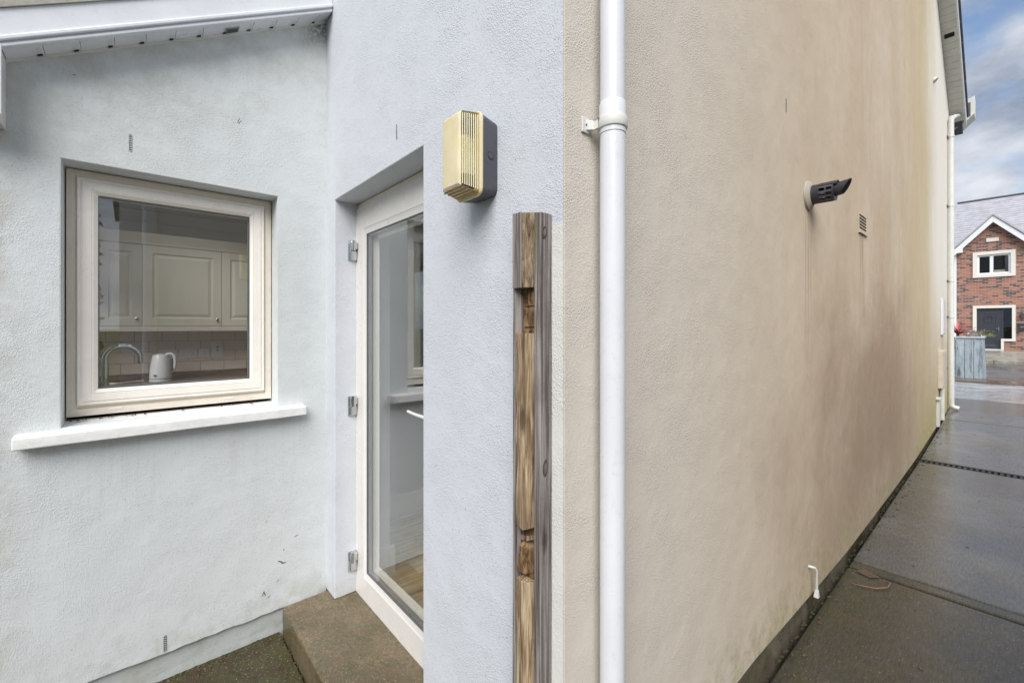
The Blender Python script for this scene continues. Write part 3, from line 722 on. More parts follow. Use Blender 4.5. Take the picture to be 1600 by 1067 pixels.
# splashback tiles
sb = MB().box(-5.469, -5.462, -.5, 1.9, 1.155, 1.566).build('splashback', M['grout'], house)
tl0 = None
for r_ in range(4):
    for c_ in range(-2, 8):
        y0 = c_*.203+(.1 if r_ % 2 else 0)-.06; z0 = 1.157+r_*.1025
        off = (0, y0+.466, z0-1.157)
        if tl0 is None: tl0 = MB().box(-5.4615, -5.455, y0, y0+.199, z0, z0+.0985).build('tile', M['tile'], sb, bevel=.002); t_y, t_z = y0, z0
        else: copy_at(tl0, (0, y0-t_y, z0-t_z))
# wall cupboards: three, each of its own
def cupboard(y0, y1, label, knob_right=True, copy=None):
    c = empty('wall_cupboard', (-5.3, (y0+y1)/2, 1.6), label, 'cupboard', 'cream wall cupboards in the kitchen')
    MB().box(-5.45, -5.185, y0+.001, y1-.001, 1.606, 2.345).build('carcass', M['cab'], c)
    a0, a1, b0, b1 = y0+.0015, y1-.0015, 1.609, 2.342
    d = MB().ring(P_left, a0, a1, b0, b1, [(0, -5.184), (0, -5.164), (.003, -5.161), (.070, -5.161), (.074, -5.169), (.086, -5.171), (.112, -5.1625), (.114, -5.1625)])
    q = .114; d.quad((-5.1625, a0+q, b0+q), (-5.1625, a1-q, b0+q), (-5.1625, a1-q, b1-q), (-5.1625, a0+q, b1-q))
    d = d.build('door', M['cab'], c)
    ky = y1-.04 if knob_right else y0+.04
    MB().tube([(-5.161, ky, 1.675), (-5.150, ky, 1.675), (-5.146, ky, 1.675), (-5.138, ky, 1.675), (-5.134, ky, 1.675)], [.006, .006, .013, .013, .006], 14).build('knob', M['steel'], d, smooth=40)
    MB().prism([(-5.19, 2.345), (-5.155, 2.345), (-5.150, 2.385), (-5.130, 2.42), (-5.125, 2.445), (-5.19, 2.445)], 'y', y0, y1).build('cornice', M['cab'], c, smooth=30)
    MB().box(-5.185, -5.160, y0, y1, 1.560, 1.6055).build('pelmet', M['cab'], c, bevel=.004)
    return c
cupboard(-.210, .089, 'narrow cream wall cupboard at the left behind the kitchen window')
cupboard(.089, .690, 'wide cream wall cupboard in the middle behind the kitchen window')
cupboard(.690, 1.290, 'cream wall cupboard at the right, partly cut off by the window frame')
cupboard(-.510, -.210, 'cream wall cupboard left of the narrow one, hidden by the window frame')
wt = MB().box(-5.454, -4.86, -.5, 1.9, 1.062, 1.100).build('worktop', M['worktop'])
tag(wt, 'dark wood worktop with upstand below the beige tiles', 'worktop')
up = MB().box(-5.454, -5.436, -.5, 1.9, 1.1003, 1.154).build('upstand', M['worktop'], wt)
bu = MB().box(-5.40, -4.88, -.5, 1.9, FZ, 1.061).build('base_unit', M['cab']); tag(bu, 'cream kitchen base units below the far worktop', 'base units')
wt2 = MB().box(-3.35, LX-.275, -.5, .80, 1.062, 1.100).build('worktop', M['worktop']); tag(wt2, 'worktop with the sink under the kitchen window', 'worktop')
bu2 = MB().box(-3.32, LX-.28, -.5, .79, FZ, 1.061).build('base_unit', M['cab']); tag(bu2, 'cream base units under the kitchen window', 'base units')
# tap
tp_ = empty('kitchen_tap', (-2.86, -.075, 1.10), 'chrome swan-neck kitchen tap behind the window glass', 'tap')
tx = -2.86
arc = [(tx, -.088, 1.10), (tx, -.088, 1.30), (tx, -.087, 1.40)]
for i in range(13):
    a = math.pi - math.pi*1.06*i/12
    arc.append((tx, -.023+.064*math.cos(a), 1.445+.062*math.sin(a)))
arc.append((tx, .043, 1.424))
MB().tube(arc, [.014]*3+[.0115]*14, 20).build('spout', M['chrome'], tp_, smooth=50)
MB().tube([(tx, -.088, 1.10), (tx, -.088, 1.15)], .026, 20).build('tap_base', M['chrome'], tp_, smooth=40)
MB().tube([(tx, -.11, 1.33), (tx, -.135, 1.345)], .007, 12).build('lever', M['chrome'], tp_, smooth=40)
# kettle
ke = empty('kettle', (-5.22, .223, 1.10), 'white kettle standing on the worktop by the sockets', 'kettle')
kx, ky = -5.22, .220
prof = [(.082, 1.125), (.084, 1.135), (.083, 1.16), (.078, 1.22), (.070, 1.28), (.062, 1.325), (.056, 1.340), (.03, 1.350), (.0, 1.352)]
mb = MB(); rings = []
for r_, z_ in prof[:-1]: rings.append([mb.bm.verts.new((kx+r_*math.cos(2*math.pi*k/28), ky+r_*math.sin(2*math.pi*k/28), z_)) for k in range(28)])
for i in range(len(rings)-1):
    for k in range(28): mb.bm.faces.new([rings[i][k], rings[i][(k+1) % 28], rings[i+1][(k+1) % 28], rings[i+1][k]])
mb.bm.faces.new(rings[-1]); mb.bm.faces.new(rings[0][::-1])
mb.build('body', M['kettle'], ke, smooth=40)
MB().tube([(kx, ky, 1.101), (kx, ky, 1.119)], .084, 28).build('power_base', M['kettle'], ke, smooth=40)
MB().tube([(kx, ky, 1.1192), (kx, ky, 1.1245)], .078, 28).build('base_ring', M['charcoal'], ke, smooth=40)
MB().tube([(kx+.02, ky+.035, 1.345), (kx+.02, ky+.075, 1.350), (kx+.02, ky+.098, 1.33), (kx+.02, ky+.105, 1.28), (kx+.02, ky+.100, 1.215)], [.012, .014, .014, .013, .011], 12).build('handle', M['kettle'], ke, smooth=50)
MB().tube([(kx+.02, ky+.082, 1.31), (kx+.02, ky+.085, 1.22), (kx+.02, ky+.084, 1.19)], .009, 10).build('handle_grip', M['charcoal'], ke, smooth=50)
MB().box(kx+.073, kx+.086, ky-.058, ky-.036, 1.155, 1.165).build('logo_plate', M['charcoal'], ke)
cb = MB().tube([(-5.3, .10, 1.104), (-5.28, .02, 1.105), (-5.2, -.06, 1.104), (-5.15, -.12, 1.104), (-5.1, -.09, 1.112), (-5.13, -.05, 1.106), (-5.17, -.11, 1.11), (-5.2, -.16, 1.105)], .0045, 8).build('kettle_cable', M['skirt'], smooth=50)
tag(cb, 'thin white cable lying loose on the worktop beside the kettle', 'cable')
# sockets
def socket(y0, y1, z0, z1, label, n=2, switch=False):
    s = empty('power_socket', (-5.455, (y0+y1)/2, z0), label, 'socket', 'sockets on the tiled splashback')
    MB().box(-5.4545, -5.447, y0, y1, z0, z1).build('faceplate', M['socket'], s, bevel=.003)
    for i in range(n):
        c = y0+(y1-y0)*(i+.5)/n
        if switch:
            MB().box(-5.4475, -5.4445, c-.013, c+.013, z1-.045, z1-.035).build('neon', M['charcoal'], s)
            MB().box(-5.4475, -5.4440, c-.008, c+.008, z0+.065, z0+.085).build('rocker', M['spacer'], s, bevel=.002)
        else:
            MB().box(-5.4475, -5.4455, c-.003, c+.003, z0+.046, z0+.054).build('pin_hole', M['charcoal'], s)
            MB().box(-5.4475, -5.4455, c-.014, c-.008, z0+.026, z0+.031).build('pin_hole', M['charcoal'], s)
            MB().box(-5.4475, -5.4455, c+.008, c+.014, z0+.026, z0+.031).build('pin_hole', M['charcoal'], s)
    return s
socket(.214, .360, 1.288, 1.376, 'double power socket partly hidden behind the kettle')
socket(.374, .520, 1.288, 1.376, 'double power socket just right of the kettle')
socket(.533, .622, 1.292, 1.380, 'single power socket between the double one and the cooker switch', 1)
socket(.644, .736, 1.285, 1.432, 'tall cooker switch at the right end of the socket row', 1, True)

# step
st = MB(); bm = st.bm
MB_ = MB().box(-2.475, -1.0, .592, 1.0, -.05, .165).build('door_step', M['step'], None, bevel=.014, seg=3, sub=9, rough=.003)
tag(MB_, 'worn brown concrete step below the back door', 'step')

# ------------------------------------------------------------------ fixtures on the walls
# bulkhead lamp
lamp = empty('bulkhead_lamp', (-1.06, WY, 1.98), 'yellowed rectangular bulkhead lamp with black base on the pale wall', 'lamp')
def rrect(x0, x1, z0, z1, r, n=6):
    P = []
    for cx, cz, a0 in ((x1-r, z1-r, 0), (x0+r, z1-r, 90), (x0+r, z0+r, 180), (x1-r, z0+r, 270)):
        for i in range(n+1):
            a = R(a0+90*i/n); P.append((cx+r*math.cos(a), cz+r*math.sin(a)))
    return P
def loft(loops, name, mat, parent, smooth=30, capf=True):
    mb = MB(); rs = []
    for pts, y in loops: rs.append([mb.bm.verts.new((p[0], y, p[1])) for p in pts])
    n = len(rs[0])
    for i in range(len(rs)-1):
        for k in range(n): mb.bm.faces.new([rs[i][k], rs[i][(k+1) % n], rs[i+1][(k+1) % n], rs[i+1][k]])
    if capf: mb.bm.faces.new(rs[-1]); mb.bm.faces.new(rs[0][::-1])
    return mb.build(name, mat, parent, smooth=smooth)
loft([(rrect(-1.118, -.998, 1.984, 2.204, .022), WY-.001), (rrect(-1.116, -.994, 1.976, 2.214, .022), .762), (rrect(-1.114, -.996, 1.978, 2.212, .021), .758)], 'base', M['charcoal'], lamp)
ringp = [rrect(-1.117, -.993, 1.975, 2.216, .022), rrect(-1.118, -.992, 1.974, 2.217, .022)]
loft([(ringp[0], .7575), (ringp[1], .755), (ringp[0], .751), (rrect(-1.113, -.997, 1.979, 2.212, .019), .749)], 'lens_rim', M['lens'], lamp)
# hollow lens: outer shell with ribs on its sides, thin inner shell
def lens_loop(x0, x1, z0, z1, amp, per=.0058):
    P = []
    def seg(a, b, c, d, horiz):
        L = math.hypot(c-a, d-b); n = max(2, int(L/per)*2)
        for i in range(n):
            t_ = i/n; P.append((a+(c-a)*t_, b+(d-b)*t_))
    seg(x1, z0, x1, z1, 0); seg(x1, z1, x0, z1, 1); seg(x0, z1, x0, z0, 0); seg(x0, z0, x1, z0, 1)
    return P
mb = MB()
lo = [(-1.110, -1.000, 1.983, 2.208, .750), (-1.094, -1.004, 1.992, 2.198, .690), (-1.088, -1.010, 1.998, 2.192, .684)]
fr = []
for x0, x1, z0, z1, y in lo: fr.append([mb.bm.verts.new(p) for p in ((x0, y, z0), (x1, y, z0), (x1, y, z1), (x0, y, z1))])
side_f = MB(); under_f = MB()
for i in range(2):
    for k in range(4):
        if k == 0: under_f.quad(*[tuple(q.co) for q in (fr[i][k], fr[i][(k+1) % 4], fr[i+1][(k+1) % 4], fr[i+1][k])]); continue
        if k == 1 and i == 0: side_f.quad(*[tuple(q.co) for q in (fr[i][k], fr[i][(k+1) % 4], fr[i+1][(k+1) % 4], fr[i+1][k])]); continue
        mb.bm.faces.new([fr[i][k], fr[i][(k+1) % 4], fr[i+1][(k+1) % 4], fr[i+1][k]])
mb.bm.faces.new(fr[-1])
ln = mb.build('lens', M['lens'], lamp, bevel=.004, seg=3, smooth=50)
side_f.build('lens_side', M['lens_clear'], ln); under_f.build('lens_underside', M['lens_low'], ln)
MB().box(-1.106, -1.004, .7475, .7485, 1.99, 2.20).build('reflector_tray', M['kettle'], lamp)
MB().box(-1.075, -1.02, .725, .747, 2.00, 2.035).build('lamp_holder', M['charcoal'], lamp)
MB().box(-1.075, -1.02, .725, .747, 2.155, 2.195).build('ballast', M['charcoal'], lamp)
for i in range(8):      # vertical prismatic ribs on the side facing the path
    y = .7440-i*.0071; f = (.750-y)/.06; xx = -.9995-.004*f
    MB().tube([(xx, y, 1.990+.007*f), (xx, y, 2.201-.008*f)], .0016, 8).build('lens_rib', M['lens_rib'], ln, smooth=60)
for i in range(4):      # ribs across the underside
    y = .740-i*.014; f = (.750-y)/.06; zz = 1.983+.009*f
    MB().tube([(-1.100, y, zz), (-1.006, y, zz)], .0028, 8).build('lens_rib', M['lens_low'], ln, smooth=60)
MB().tube([(-1.05, .735, 2.04), (-1.05, .735, 2.15)], .020, 16).build('bulb', M['kettle'], lamp, smooth=40)
MB().tube([(-.996, .787, 2.095), (-.9945, .787, 2.095)], [.0115, .0110], 20).build('cable_entry_ring', M['black'], lamp, smooth=30)
MB().tube([(-.9946, .787, 2.095), (-.9938, .787, 2.095)], [.0090, .009], 20).build('cable_entry_cap', M['charcoal'], lamp, smooth=30)

# timber post remains
post = empty('timber_gate_post', (-.83, .80, 0), 'weathered broken timber gate post fixed to the wall corner', 'post')
MB().prism([(-.885, .775), (-.8745, .775), (-.8700, .790), (-.8700, .8135), (-.885, .8135)], 'z', 0., 1.898).build('grey_edge_strip', M['post'], post, bevel=.002, sub=8, rough=.0018)
MB().box(-.8695, -.8065, .8000, .8135, 0, 1.895).build('back_board', M['post_recess'], post, sub=14, rough=.0022)
MB().prism([(-.8062, .790), (-.8000, .772), (-.779, .7735), (-.7775, .8135), (-.8062, .8135)], 'z', 0., 1.889).build('right_batten', M['post'], post, bevel=.0022, sub=3, rough=.0012)
def block(z0, z1, mat, xl, y0=.7715, slant=0.):
    b = [(xl, y0, z0-slant*.3), (-.8420, y0-.002, z0-slant), (-.8100, .7980, z0), (xl, .7990, z0)]
    t_ = [(xl, y0, z1), (-.8420, y0-.002, z1), (-.8100, .7980, z1), (xl, .7990, z1)]
    return MB().hexa(b, t_).build('infill_block', mat, post, bevel=.0010, sub=12, rough=.0036)
block(1.702, 1.899, M['post_brown'], -.8695)
MB().box(-.8765, -.8425, .7665, .7695, 1.702, 1.8995).build('grey_front_face', M['post'], post, bevel=.001)
block(1.083, 1.585, M['post_fresh'], -.8665, slant=.012)
block(.0, .940, M['post_fresh'], -.8665)
MB().hexa([(-.870, .779, .962), (-.845, .780, .958), (-.828, .7995, .965), (-.870, .7995, .975)], [(-.870, .785, 1.022), (-.842, .787, 1.018), (-.828, .7995, 1.03), (-.870, .7995, 1.03)]).build('broken_splinter', M['post_recess'], post, sub=7, rough=.007)
MB().hexa([(-.870, .787, 1.034), (-.845, .789, 1.038), (-.822, .7995, 1.046), (-.870, .7995, 1.03)], [(-.870, .787, 1.046), (-.842, .790, 1.052), (-.822, .7995, 1.056), (-.870, .7995, 1.042)]).build('broken_splinter', M['post_brown'], post, sub=2, rough=.003)
for z in (1.655, 1.60, 1.035): MB().box(-.862, -.826, .7985, .7998, z, z+.0022).build('split', M['dark'], post, sub=4, rough=.002)
for (y, z, h_) in ((.787, 1.838, .016), (.790, 1.245, .022)):
    MB().prism([(y+.0085*math.cos(R(a)), z+h_*math.sin(R(a+12))) for a in range(0, 360, 24)], 'x', -.7785, -.7766).build('knot', M['knot_d'], post, bevel=.0008)
    MB().prism([(y+.0050*math.cos(R(a)), z+h_*.62*math.sin(R(a+12))) for a in range(0, 360, 24)], 'x', -.7766, -.7757).build('knot', M['knot_l'], post, bevel=.0006)

# main downpipe
dp = empty('downpipe', (-.688, .948, 0), 'tall white downpipe close to the wall corner beside the timber post', 'downpipe', 'white downpipes on the beige gable')
PX, PY = -.688, .948
MB().tube([(PX, PY, .22), (PX, PY, 2.175)], .0325, 40).build('lower_pipe', M['pvc'], dp, smooth=50)
MB().tube([(PX, PY, 2.10), (PX, PY, 2.108), (PX, PY, 2.178), (PX, PY, 2.181)], [.0340, .0344, .0342, .0330], 40).build('pipe_socket', M['pvc'], dp, smooth=30)
MB().tube([(PX, PY, 2.172), (PX, PY, 5.0)], .0318, 40).build('upper_pipe', M['pvc'], dp, smooth=50)
br = MB().tube([(PX, PY, 2.113), (PX, PY, 2.116), (PX, PY, 2.138), (PX, PY, 2.141)], [.0372, .0385, .0385, .0372], 40).build('bracket', M['pvc_old'], dp, smooth=30)
for s, yy in ((-1, PY-.045), (1, PY+.045)):
    MB().hexa([(SX+.0005, yy-s*-.006-.008, 2.112), (PX-.028, PY+s*.026-.004, 2.114), (PX-.018, PY+s*.036, 2.114), (SX+.0005, yy+.009, 2.112)],
              [(SX+.0005, yy-s*-.006-.008, 2.140), (PX-.028, PY+s*.026-.004, 2.138), (PX-.018, PY+s*.036, 2.138), (SX+.0005, yy+.009, 2.140)]).build('bracket_arm', M['pvc_old'], br, bevel=.002)
    MB().box(SX+.0005, SX+.006, yy-.016+s*.004, yy+.012+s*.004, 2.106, 2.146).build('bracket_lug', M['pvc_old'], br, bevel=.002)
    MB().tube([(SX+.005, yy+s*.003, 2.126), (SX+.0085, yy+s*.003, 2.126)], .0045, 10).build('screw', M['rubber'], br)
MB().tube([(PX, PY, .24), (PX, PY, .12), (PX+.03, PY, .075), (PX+.10, PY, .05)], .034, 24).build('pipe_shoe', M['pvc'], dp, smooth=50)

# far downpipe
fp = empty('downpipe', (-.69, 10.3, 0), 'slim white downpipe at the street end of the beige gable', 'downpipe', 'white downpipes on the beige gable')
MB().tube([(-.69, 10.3, .42), (-.69, 10.3, 5.1)], .034, 24).build('pipe', M['pvc_old'], fp, smooth=50)
MB().tube([(-.69, 10.3, .34), (-.69, 10.3, .75)], .038, 24).build('pipe_socket', M['pvc_old'], fp, smooth=50)
MB().tube([(-.69, 10.3, .40), (-.69, 10.3, .30), (-.66, 10.3, .27), (-.60, 10.3, .255)], .038, 24).build('pipe_shoe', M['pvc_old'], fp, smooth=50)
MB().tube([(-.69, 10.3, 5.05), (-.66, 10.5, 5.15), (-.62, 10.9, 5.28)], .034, 16).build('pipe_bend', M['pvc_old'], fp, smooth=50)
for z in (2.35, 3.6, 4.75, 1.75): 
    b_ = MB().tube([(-.69, 10.3, z), (-.69, 10.3, z+.03)], .040, 24).build('bracket', M['pvc_old'], fp, smooth=40)
    MB().box(SX+.001, SX+.012, 10.22, 10.38, z, z+.03).build('bracket_lug', M['rubber'], b_)

# flue
fl = empty('boiler_flue', (SX, 2.79, 2.31), 'black balanced boiler flue terminal with round wall plate', 'flue')
fx, fy, fz = SX, 2.785, 2.313
MB().tube([(fx+.001, fy, fz), (fx+.010, fy, fz), (fx+.018, fy, fz), (fx+.024, fy, fz)], [.078, .077, .064, .054], 36).build('wall_plate', M['flue_plate'], fl, smooth=50)
body = MB().tube([(fx+.015, fy, fz), (fx+.060, fy, fz)], .051, 32).build('outer_pipe', M['black'], fl, smooth=40)
for k in range(12):     # fins round the air intake
    a = 2*math.pi*k/12; a2 = a+.17
    r0, r1 = .044, .051
    def q(x, ang, r_): return (x, fy+r_*math.cos(ang), fz+r_*math.sin(ang))
    MB().hexa([q(fx+.058, a, r0), q(fx+.058, a2, r0), q(fx+.058, a2, r1), q(fx+.058, a, r1)], [q(fx+.118, a, r0), q(fx+.118, a2, r0), q(fx+.118, a2, r1), q(fx+.118, a, r1)]).build('fin', M['charcoal'], fl)
for rr_ in (fx+.086, fx+.117): MB().tube([(rr_, fy, fz), (rr_+.007, fy, fz)], .0505, 32).build('intake_ring', M['black'], fl, smooth=40)
MB().prism([(fy+.051*math.cos(R(a)), fz+.053*math.sin(R(a))) for a in range(35, 150, 8)]+[(fy+.047*math.cos(R(a)), fz+.049*math.sin(R(a))) for a in range(147, 30, -8)], 'x', fx+.06, fx+.138).build('rain_cowl', M['black'], fl, smooth=30)
mb = MB()
n = 28; r0 = []; r1 = []; r2 = []; r3 = []
for k in range(n):
    a = 2*math.pi*k/n; cy, cz = math.cos(a), math.sin(a)
    tipx = fx+.172+.020*cz
    r0.append(mb.bm.verts.new((fx+.08, fy+.034*cy, fz+.034*cz))); r1.append(mb.bm.verts.new((tipx, fy+.037*cy, fz+.012+.037*cz)))
    r2.append(mb.bm.verts.new((tipx, fy+.033*cy, fz+.012+.033*cz))); r3.append(mb.bm.verts.new((fx+.10, fy+.030*cy, fz+.030*cz)))
for A, B in ((r0, r1), (r1, r2), (r2, r3)):
    for k in range(n): mb.bm.faces.new([A[k], A[(k+1) % n], B[(k+1) % n], B[k]])
mb.bm.faces.new(r3)
mb.build('exhaust_tube', M['black'], fl, smooth=40)

# air vent: six slots
av = empty('air_vent', (SX, 4.08, 2.35), 'small slotted air vent painted beige low right of the flue', 'vent')
MB().box(SX+.0004, SX+.003, 3.965, 4.205, 2.285, 2.425).build('vent_plate', M['beige'], av)
for k in range(5): MB().box(SX+.0028, SX+.0045, 3.98, 4.19, 2.318+k*.0225, 2.329+k*.0225).build('slot', M['dark'], av)
MB().box(SX+.0032, SX+.012, 3.955, 4.215, 2.282, 2.289).build('vent_lip', M['beige'], av)

# meter cabinet, lower box, conduit, slim panel
mbx = empty('meter_cabinet', (-.70, 9.1, .72), 'beige meter cabinet low on the gable near the far downpipe', 'meter box')
MB().box(SX+.001, -.685, 8.95, 9.42, .70, 1.25).build('cabinet_body', M['meter'], mbx, bevel=.004)
MB().box(-.6845, -.676, 8.965, 9.405, .715, 1.235).build('cabinet_door', M['meter'], mbx, bevel=.003)
MB().box(-.6758, -.671, 9.37, 9.39, .95, 1.0).build('latch', M['rubber'], mbx)
cd = MB().tube([(-.708, 9.12, .22), (-.708, 9.12, .70)], .028, 16).build('gas_conduit', M['pvc_old'], smooth=40); tag(cd, 'short grey conduit under the meter cabinet', 'conduit')
lb = empty('junction_box', (-.72, 8.9, .3), 'small pale weathered box on the ground at the foot of the gable', 'box')
MB().box(SX+.001, -.705, 8.72, 8.84, .17, .56).build('box_body', M['pvc_old'], lb, bevel=.004)
MB().box(SX+.001, -.690, 8.69, 8.86, .5605, .585).build('box_lid', M['pvc'], lb, bevel=.003)
pn = empty('slim_panel', (-.73, 9.5, 1.6), 'slim white panel above the meter cabinet on the gable', 'panel')
MB().box(SX+.001, -.712, 9.30, 9.66, 1.48, 2.02).build('panel_body', M['pvc'], pn, bevel=.004)
MB().box(-.7118, -.706, 9.32, 9.64, 1.50, 2.0).build('panel_door', M['pvc'], pn, bevel=.003)
MB().tube([(SX, 8.40, 5.02), (SX+.02, 8.40, 5.00)], [.05, .045], 16).build('overflow_pipe', M['meter'], None, smooth=40)
tag(bpy.data.objects['overflow_pipe'], 'tiny beige pipe stub high on the gable under the eaves', 'pipe stub')
# condensate pipe hook
ck = empty('condensate_pipe', (SX, 2.84, .25), 'thin white bent waste pipe low on the beige gable', 'pipe')
MB().tube([(SX-.01, 2.80, .292), (SX+.012, 2.80, .294), (SX+.024, 2.812, .290), (SX+.029, 2.825, .272), (SX+.028, 2.835, .16)], [.007]*5, 14).build('pipe', M['pvc_old'], ck, smooth=60)
MB().hexa([(SX+.016, 2.82, .124), (SX+.040, 2.82, .124), (SX+.040, 2.85, .124), (SX+.016, 2.85, .124)], [(SX+.021, 2.828, .165), (SX+.036, 2.828, .165), (SX+.036, 2.843, .165), (SX+.021, 2.843, .165)]).build('pipe_end', M['pvc_old'], ck, bevel=.002)

# exposed render-bead stubs
def bead(P, rot, label, s=1.):
    root = empty('render_bead_stub', P, label, 'bead stub', 'metal bead stubs showing through the render')
    def T(u, d, v): return (P[0]+(d if rot == 'x' else u)*1., P[1]+(u if rot == 'x' else -d), P[2]+v)
    L = .033*s; W = .0045*s
    MB().tube([T(-W, .001, L), T(-W, .001, -L), T(0, .001, -L-W), T(W, .001, -L), T(W, .001, L), T(0, .001, L+W), T(-W, .001, L)], .0010, 6, False).build('mesh_edge', M['galv'], root)
    for k in range(7):
        z = -L+k*L*2/7+.003
        MB().box(*sorted((T(-W*.7, 0, 0)[0], T(W*.7, .0016, 0)[0])), *sorted((T(-W*.7, 0, 0)[1], T(W*.7, .0016, 0)[1])), P[2]+z, P[2]+z+.0035).build('mesh_slot', M['rubber'], root)
bead((LX, .004, 2.385), 'x', 'ladder-like metal bead stub in the render above the kitchen window', 1.)
bead((-1.642, WY, 2.388), 'y', 'faint metal bead stub in the pale render above the door', .8)
bead((LX, .120, .195), 'x', 'metal bead stub at the bottom edge of the left wall render', 1.)
bead((SX, 2.437, 2.69), 'x', 'dark metal bead stub high on the beige gable above the flue', .9)
# scuffs on the left wall and beige wall
sc = MB()
for (y, z, l, a) in ((.399, 2.603, .012, 70), (.405, 2.597, .010, 60), (.659, .503, .008, 20), (.582, .395, .010, -30), (.59, .388, .012, -40), (.60, .382, .010, 0), (.57, .30, .008, 40), (.506, .262, .012, 70), (.512, .258, .010, 110), (.53, .235, .006, 20), (.60, .45, .004, 80), (.52, .62, .005, 50), (-.168, 2.61, .004, 0)):
    ca, sa = math.cos(R(a))*l, math.sin(R(a))*l
    sc.hexa([(LX-.001, y-ca, z-sa), (LX-.001, y+ca, z+sa), (LX-.001, y+ca+.003, z+sa+.004), (LX-.001, y-ca+.003, z-sa+.003)],
            [(LX+.0012, y-ca, z-sa), (LX+.0012, y+ca, z+sa), (LX+.0012, y+ca+.002, z+sa+.003), (LX+.0012, y-ca+.003, z-sa+.002)])
tag(sc.build('scuff_marks', M['leafbrown'], house), 'dark scuffs on the left wall', kind='stuff')

# channel drain
ch = empty('channel_drain', (0, 6.94, .04), 'black slotted channel drain crossing the side path', 'drain')
MB().box(-.735, 2.27, 6.872, 6.885, -.05, .047).build('channel_edge', M['castiron'], ch)
MB().box(-.735, 2.27, 6.993, 7.006, -.05, .050).build('channel_edge', M['castiron'], ch)
MB().box(-.735, 2.27, 6.886, 6.992, -.05, .015).build('channel_bed', M['dark'], ch)
gb_ = None
for k in range(66):
    ms = MB().box(-.728+k*.045, -.728+k*.045+.024, 6.8865, 6.9915, .03, .0475)
    if gb_ is None: gb_ = ms.build('grate_bar', M['castiron'], ch)
    else: ms.bm.free(); copy_at(gb_, (k*.045, 0, 0))
# twig and leaf on the path
tw = MB().tube([(-.66, 3.36, .020), (-.61, 3.37, .021), (-.55, 3.40, .021), (-.505, 3.46, .024), (-.50, 3.52, .030), (-.525, 3.54, .024)], [.002, .004, .0045, .004, .003, .002], 8).build('dry_stalk', M['straw'], smooth=60)
tag(tw, 'curled brown dry stalk lying by the slab joint', 'stalk')
lf = MB().hexa([(-.68, 3.55, .018), (-.60, 3.52, .018), (-.56, 3.57, .018), (-.64, 3.61, .018)], [(-.67, 3.555, .024), (-.60, 3.53, .030), (-.565, 3.57, .022), (-.64, 3.60, .028)]).build('dead_leaf', M['leafbrown'], sub=2, rough=.003)
tag(lf, 'flat pale brown leaf at the foot of the gable by the joint', 'leaf')
def litter(name, spots, mat, label):
    mb = MB()
    for (x, y, s) in spots:
        a = random.random()*6.28; z = (gz(y) if x > -.745 else gz(y)+.03)+.001
        c_, s_ = math.cos(a)*s, math.sin(a)*s
        mb.hexa([(x-c_, y-s_, z), (x+s_*.5, y-c_*.5, z), (x+c_, y+s_, z), (x-s_*.5, y+c_*.5, z)], [(x-c_, y-s_, z+.002), (x+s_*.5, y-c_*.5, z+.004), (x+c_, y+s_, z+.002), (x-s_*.5, y+c_*.5, z+.005)])
    o = mb.build(name, mat); tag(o, label, kind='stuff'); return o
litter('leaf_litter', [(-.72+abs(random.gauss(0, .05)), random.uniform(1.8, 9.5), random.uniform(.005, .016)) for _ in range(90)]+[(random.uniform(-.6, .6), random.uniform(2, 10), random.uniform(.004, .01)) for _ in range(30)], M['leafbrown'], 'small dead leaves and grit along the path edge')
litter('yard_litter', [(-2.49+abs(random.gauss(0, .03)), random.uniform(-.2, .58), random.uniform(.004, .010)) for _ in range(40)]+[(random.uniform(-2.45, -1.2), .585-abs(random.gauss(0, .02)), random.uniform(.004, .009)) for _ in range(25)], M['leafbrown'], 'brown crumbs and leaves along the yard edge')

M['moss'] = simple('moss', (.035, .038, .012), .95, var=.5, scale=40)
mo_ = MB()
for k in range(300):
    y = random.uniform(1.7, 10.0); x = -.748+abs(random.gauss(0, .010)); s_ = random.uniform(.002, .007); z = gz(y)-.004
    mo_.hexa([(x-s_, y-s_*1.4, z), (x+s_, y-s_, z), (x+s_, y+s_*1.6, z), (x-s_, y+s_, z)], [(x-s_*.5, y-s_*.6, z+s_*1.1), (x+s_*.4, y-s_*.5, z+s_*.9), (x+s_*.5, y+s_*.7, z+s_*1.2), (x-s_*.5, y+s_*.5, z+s_)])
tag(mo_.build('edge_moss', M['moss']), 'dark moss and grit in the gap along the foot of the beige wall', kind='stuff')
mo_ = MB()
for k in range(420):
    t_ = random.random()
    if t_ < .5: x, y = -2.498+abs(random.gauss(0, .018)), random.uniform(-.4, .585)
    elif t_ < .8: x, y = random.uniform(-2.48, -1.0), .588-abs(random.gauss(0, .015))
    else: x, y = random.uniform(-2.4, -1.3), random.uniform(0, .55)
    s_ = random.uniform(.002, .006); z = gz(y)+.028
    mo_.hexa([(x-s_, y-s_*1.4, z), (x+s_, y-s_, z), (x+s_, y+s_*1.6, z), (x-s_, y+s_, z)], [(x-s_*.5, y-s_*.6, z+s_*1.1), (x+s_*.4, y-s_*.5, z+s_*.9), (x+s_*.5, y+s_*.7, z+s_*1.2), (x-s_*.5, y+s_*.5, z+s_)])
tag(mo_.build('yard_moss', M['moss']), 'small moss clumps along the yard edges by the step', kind='stuff')

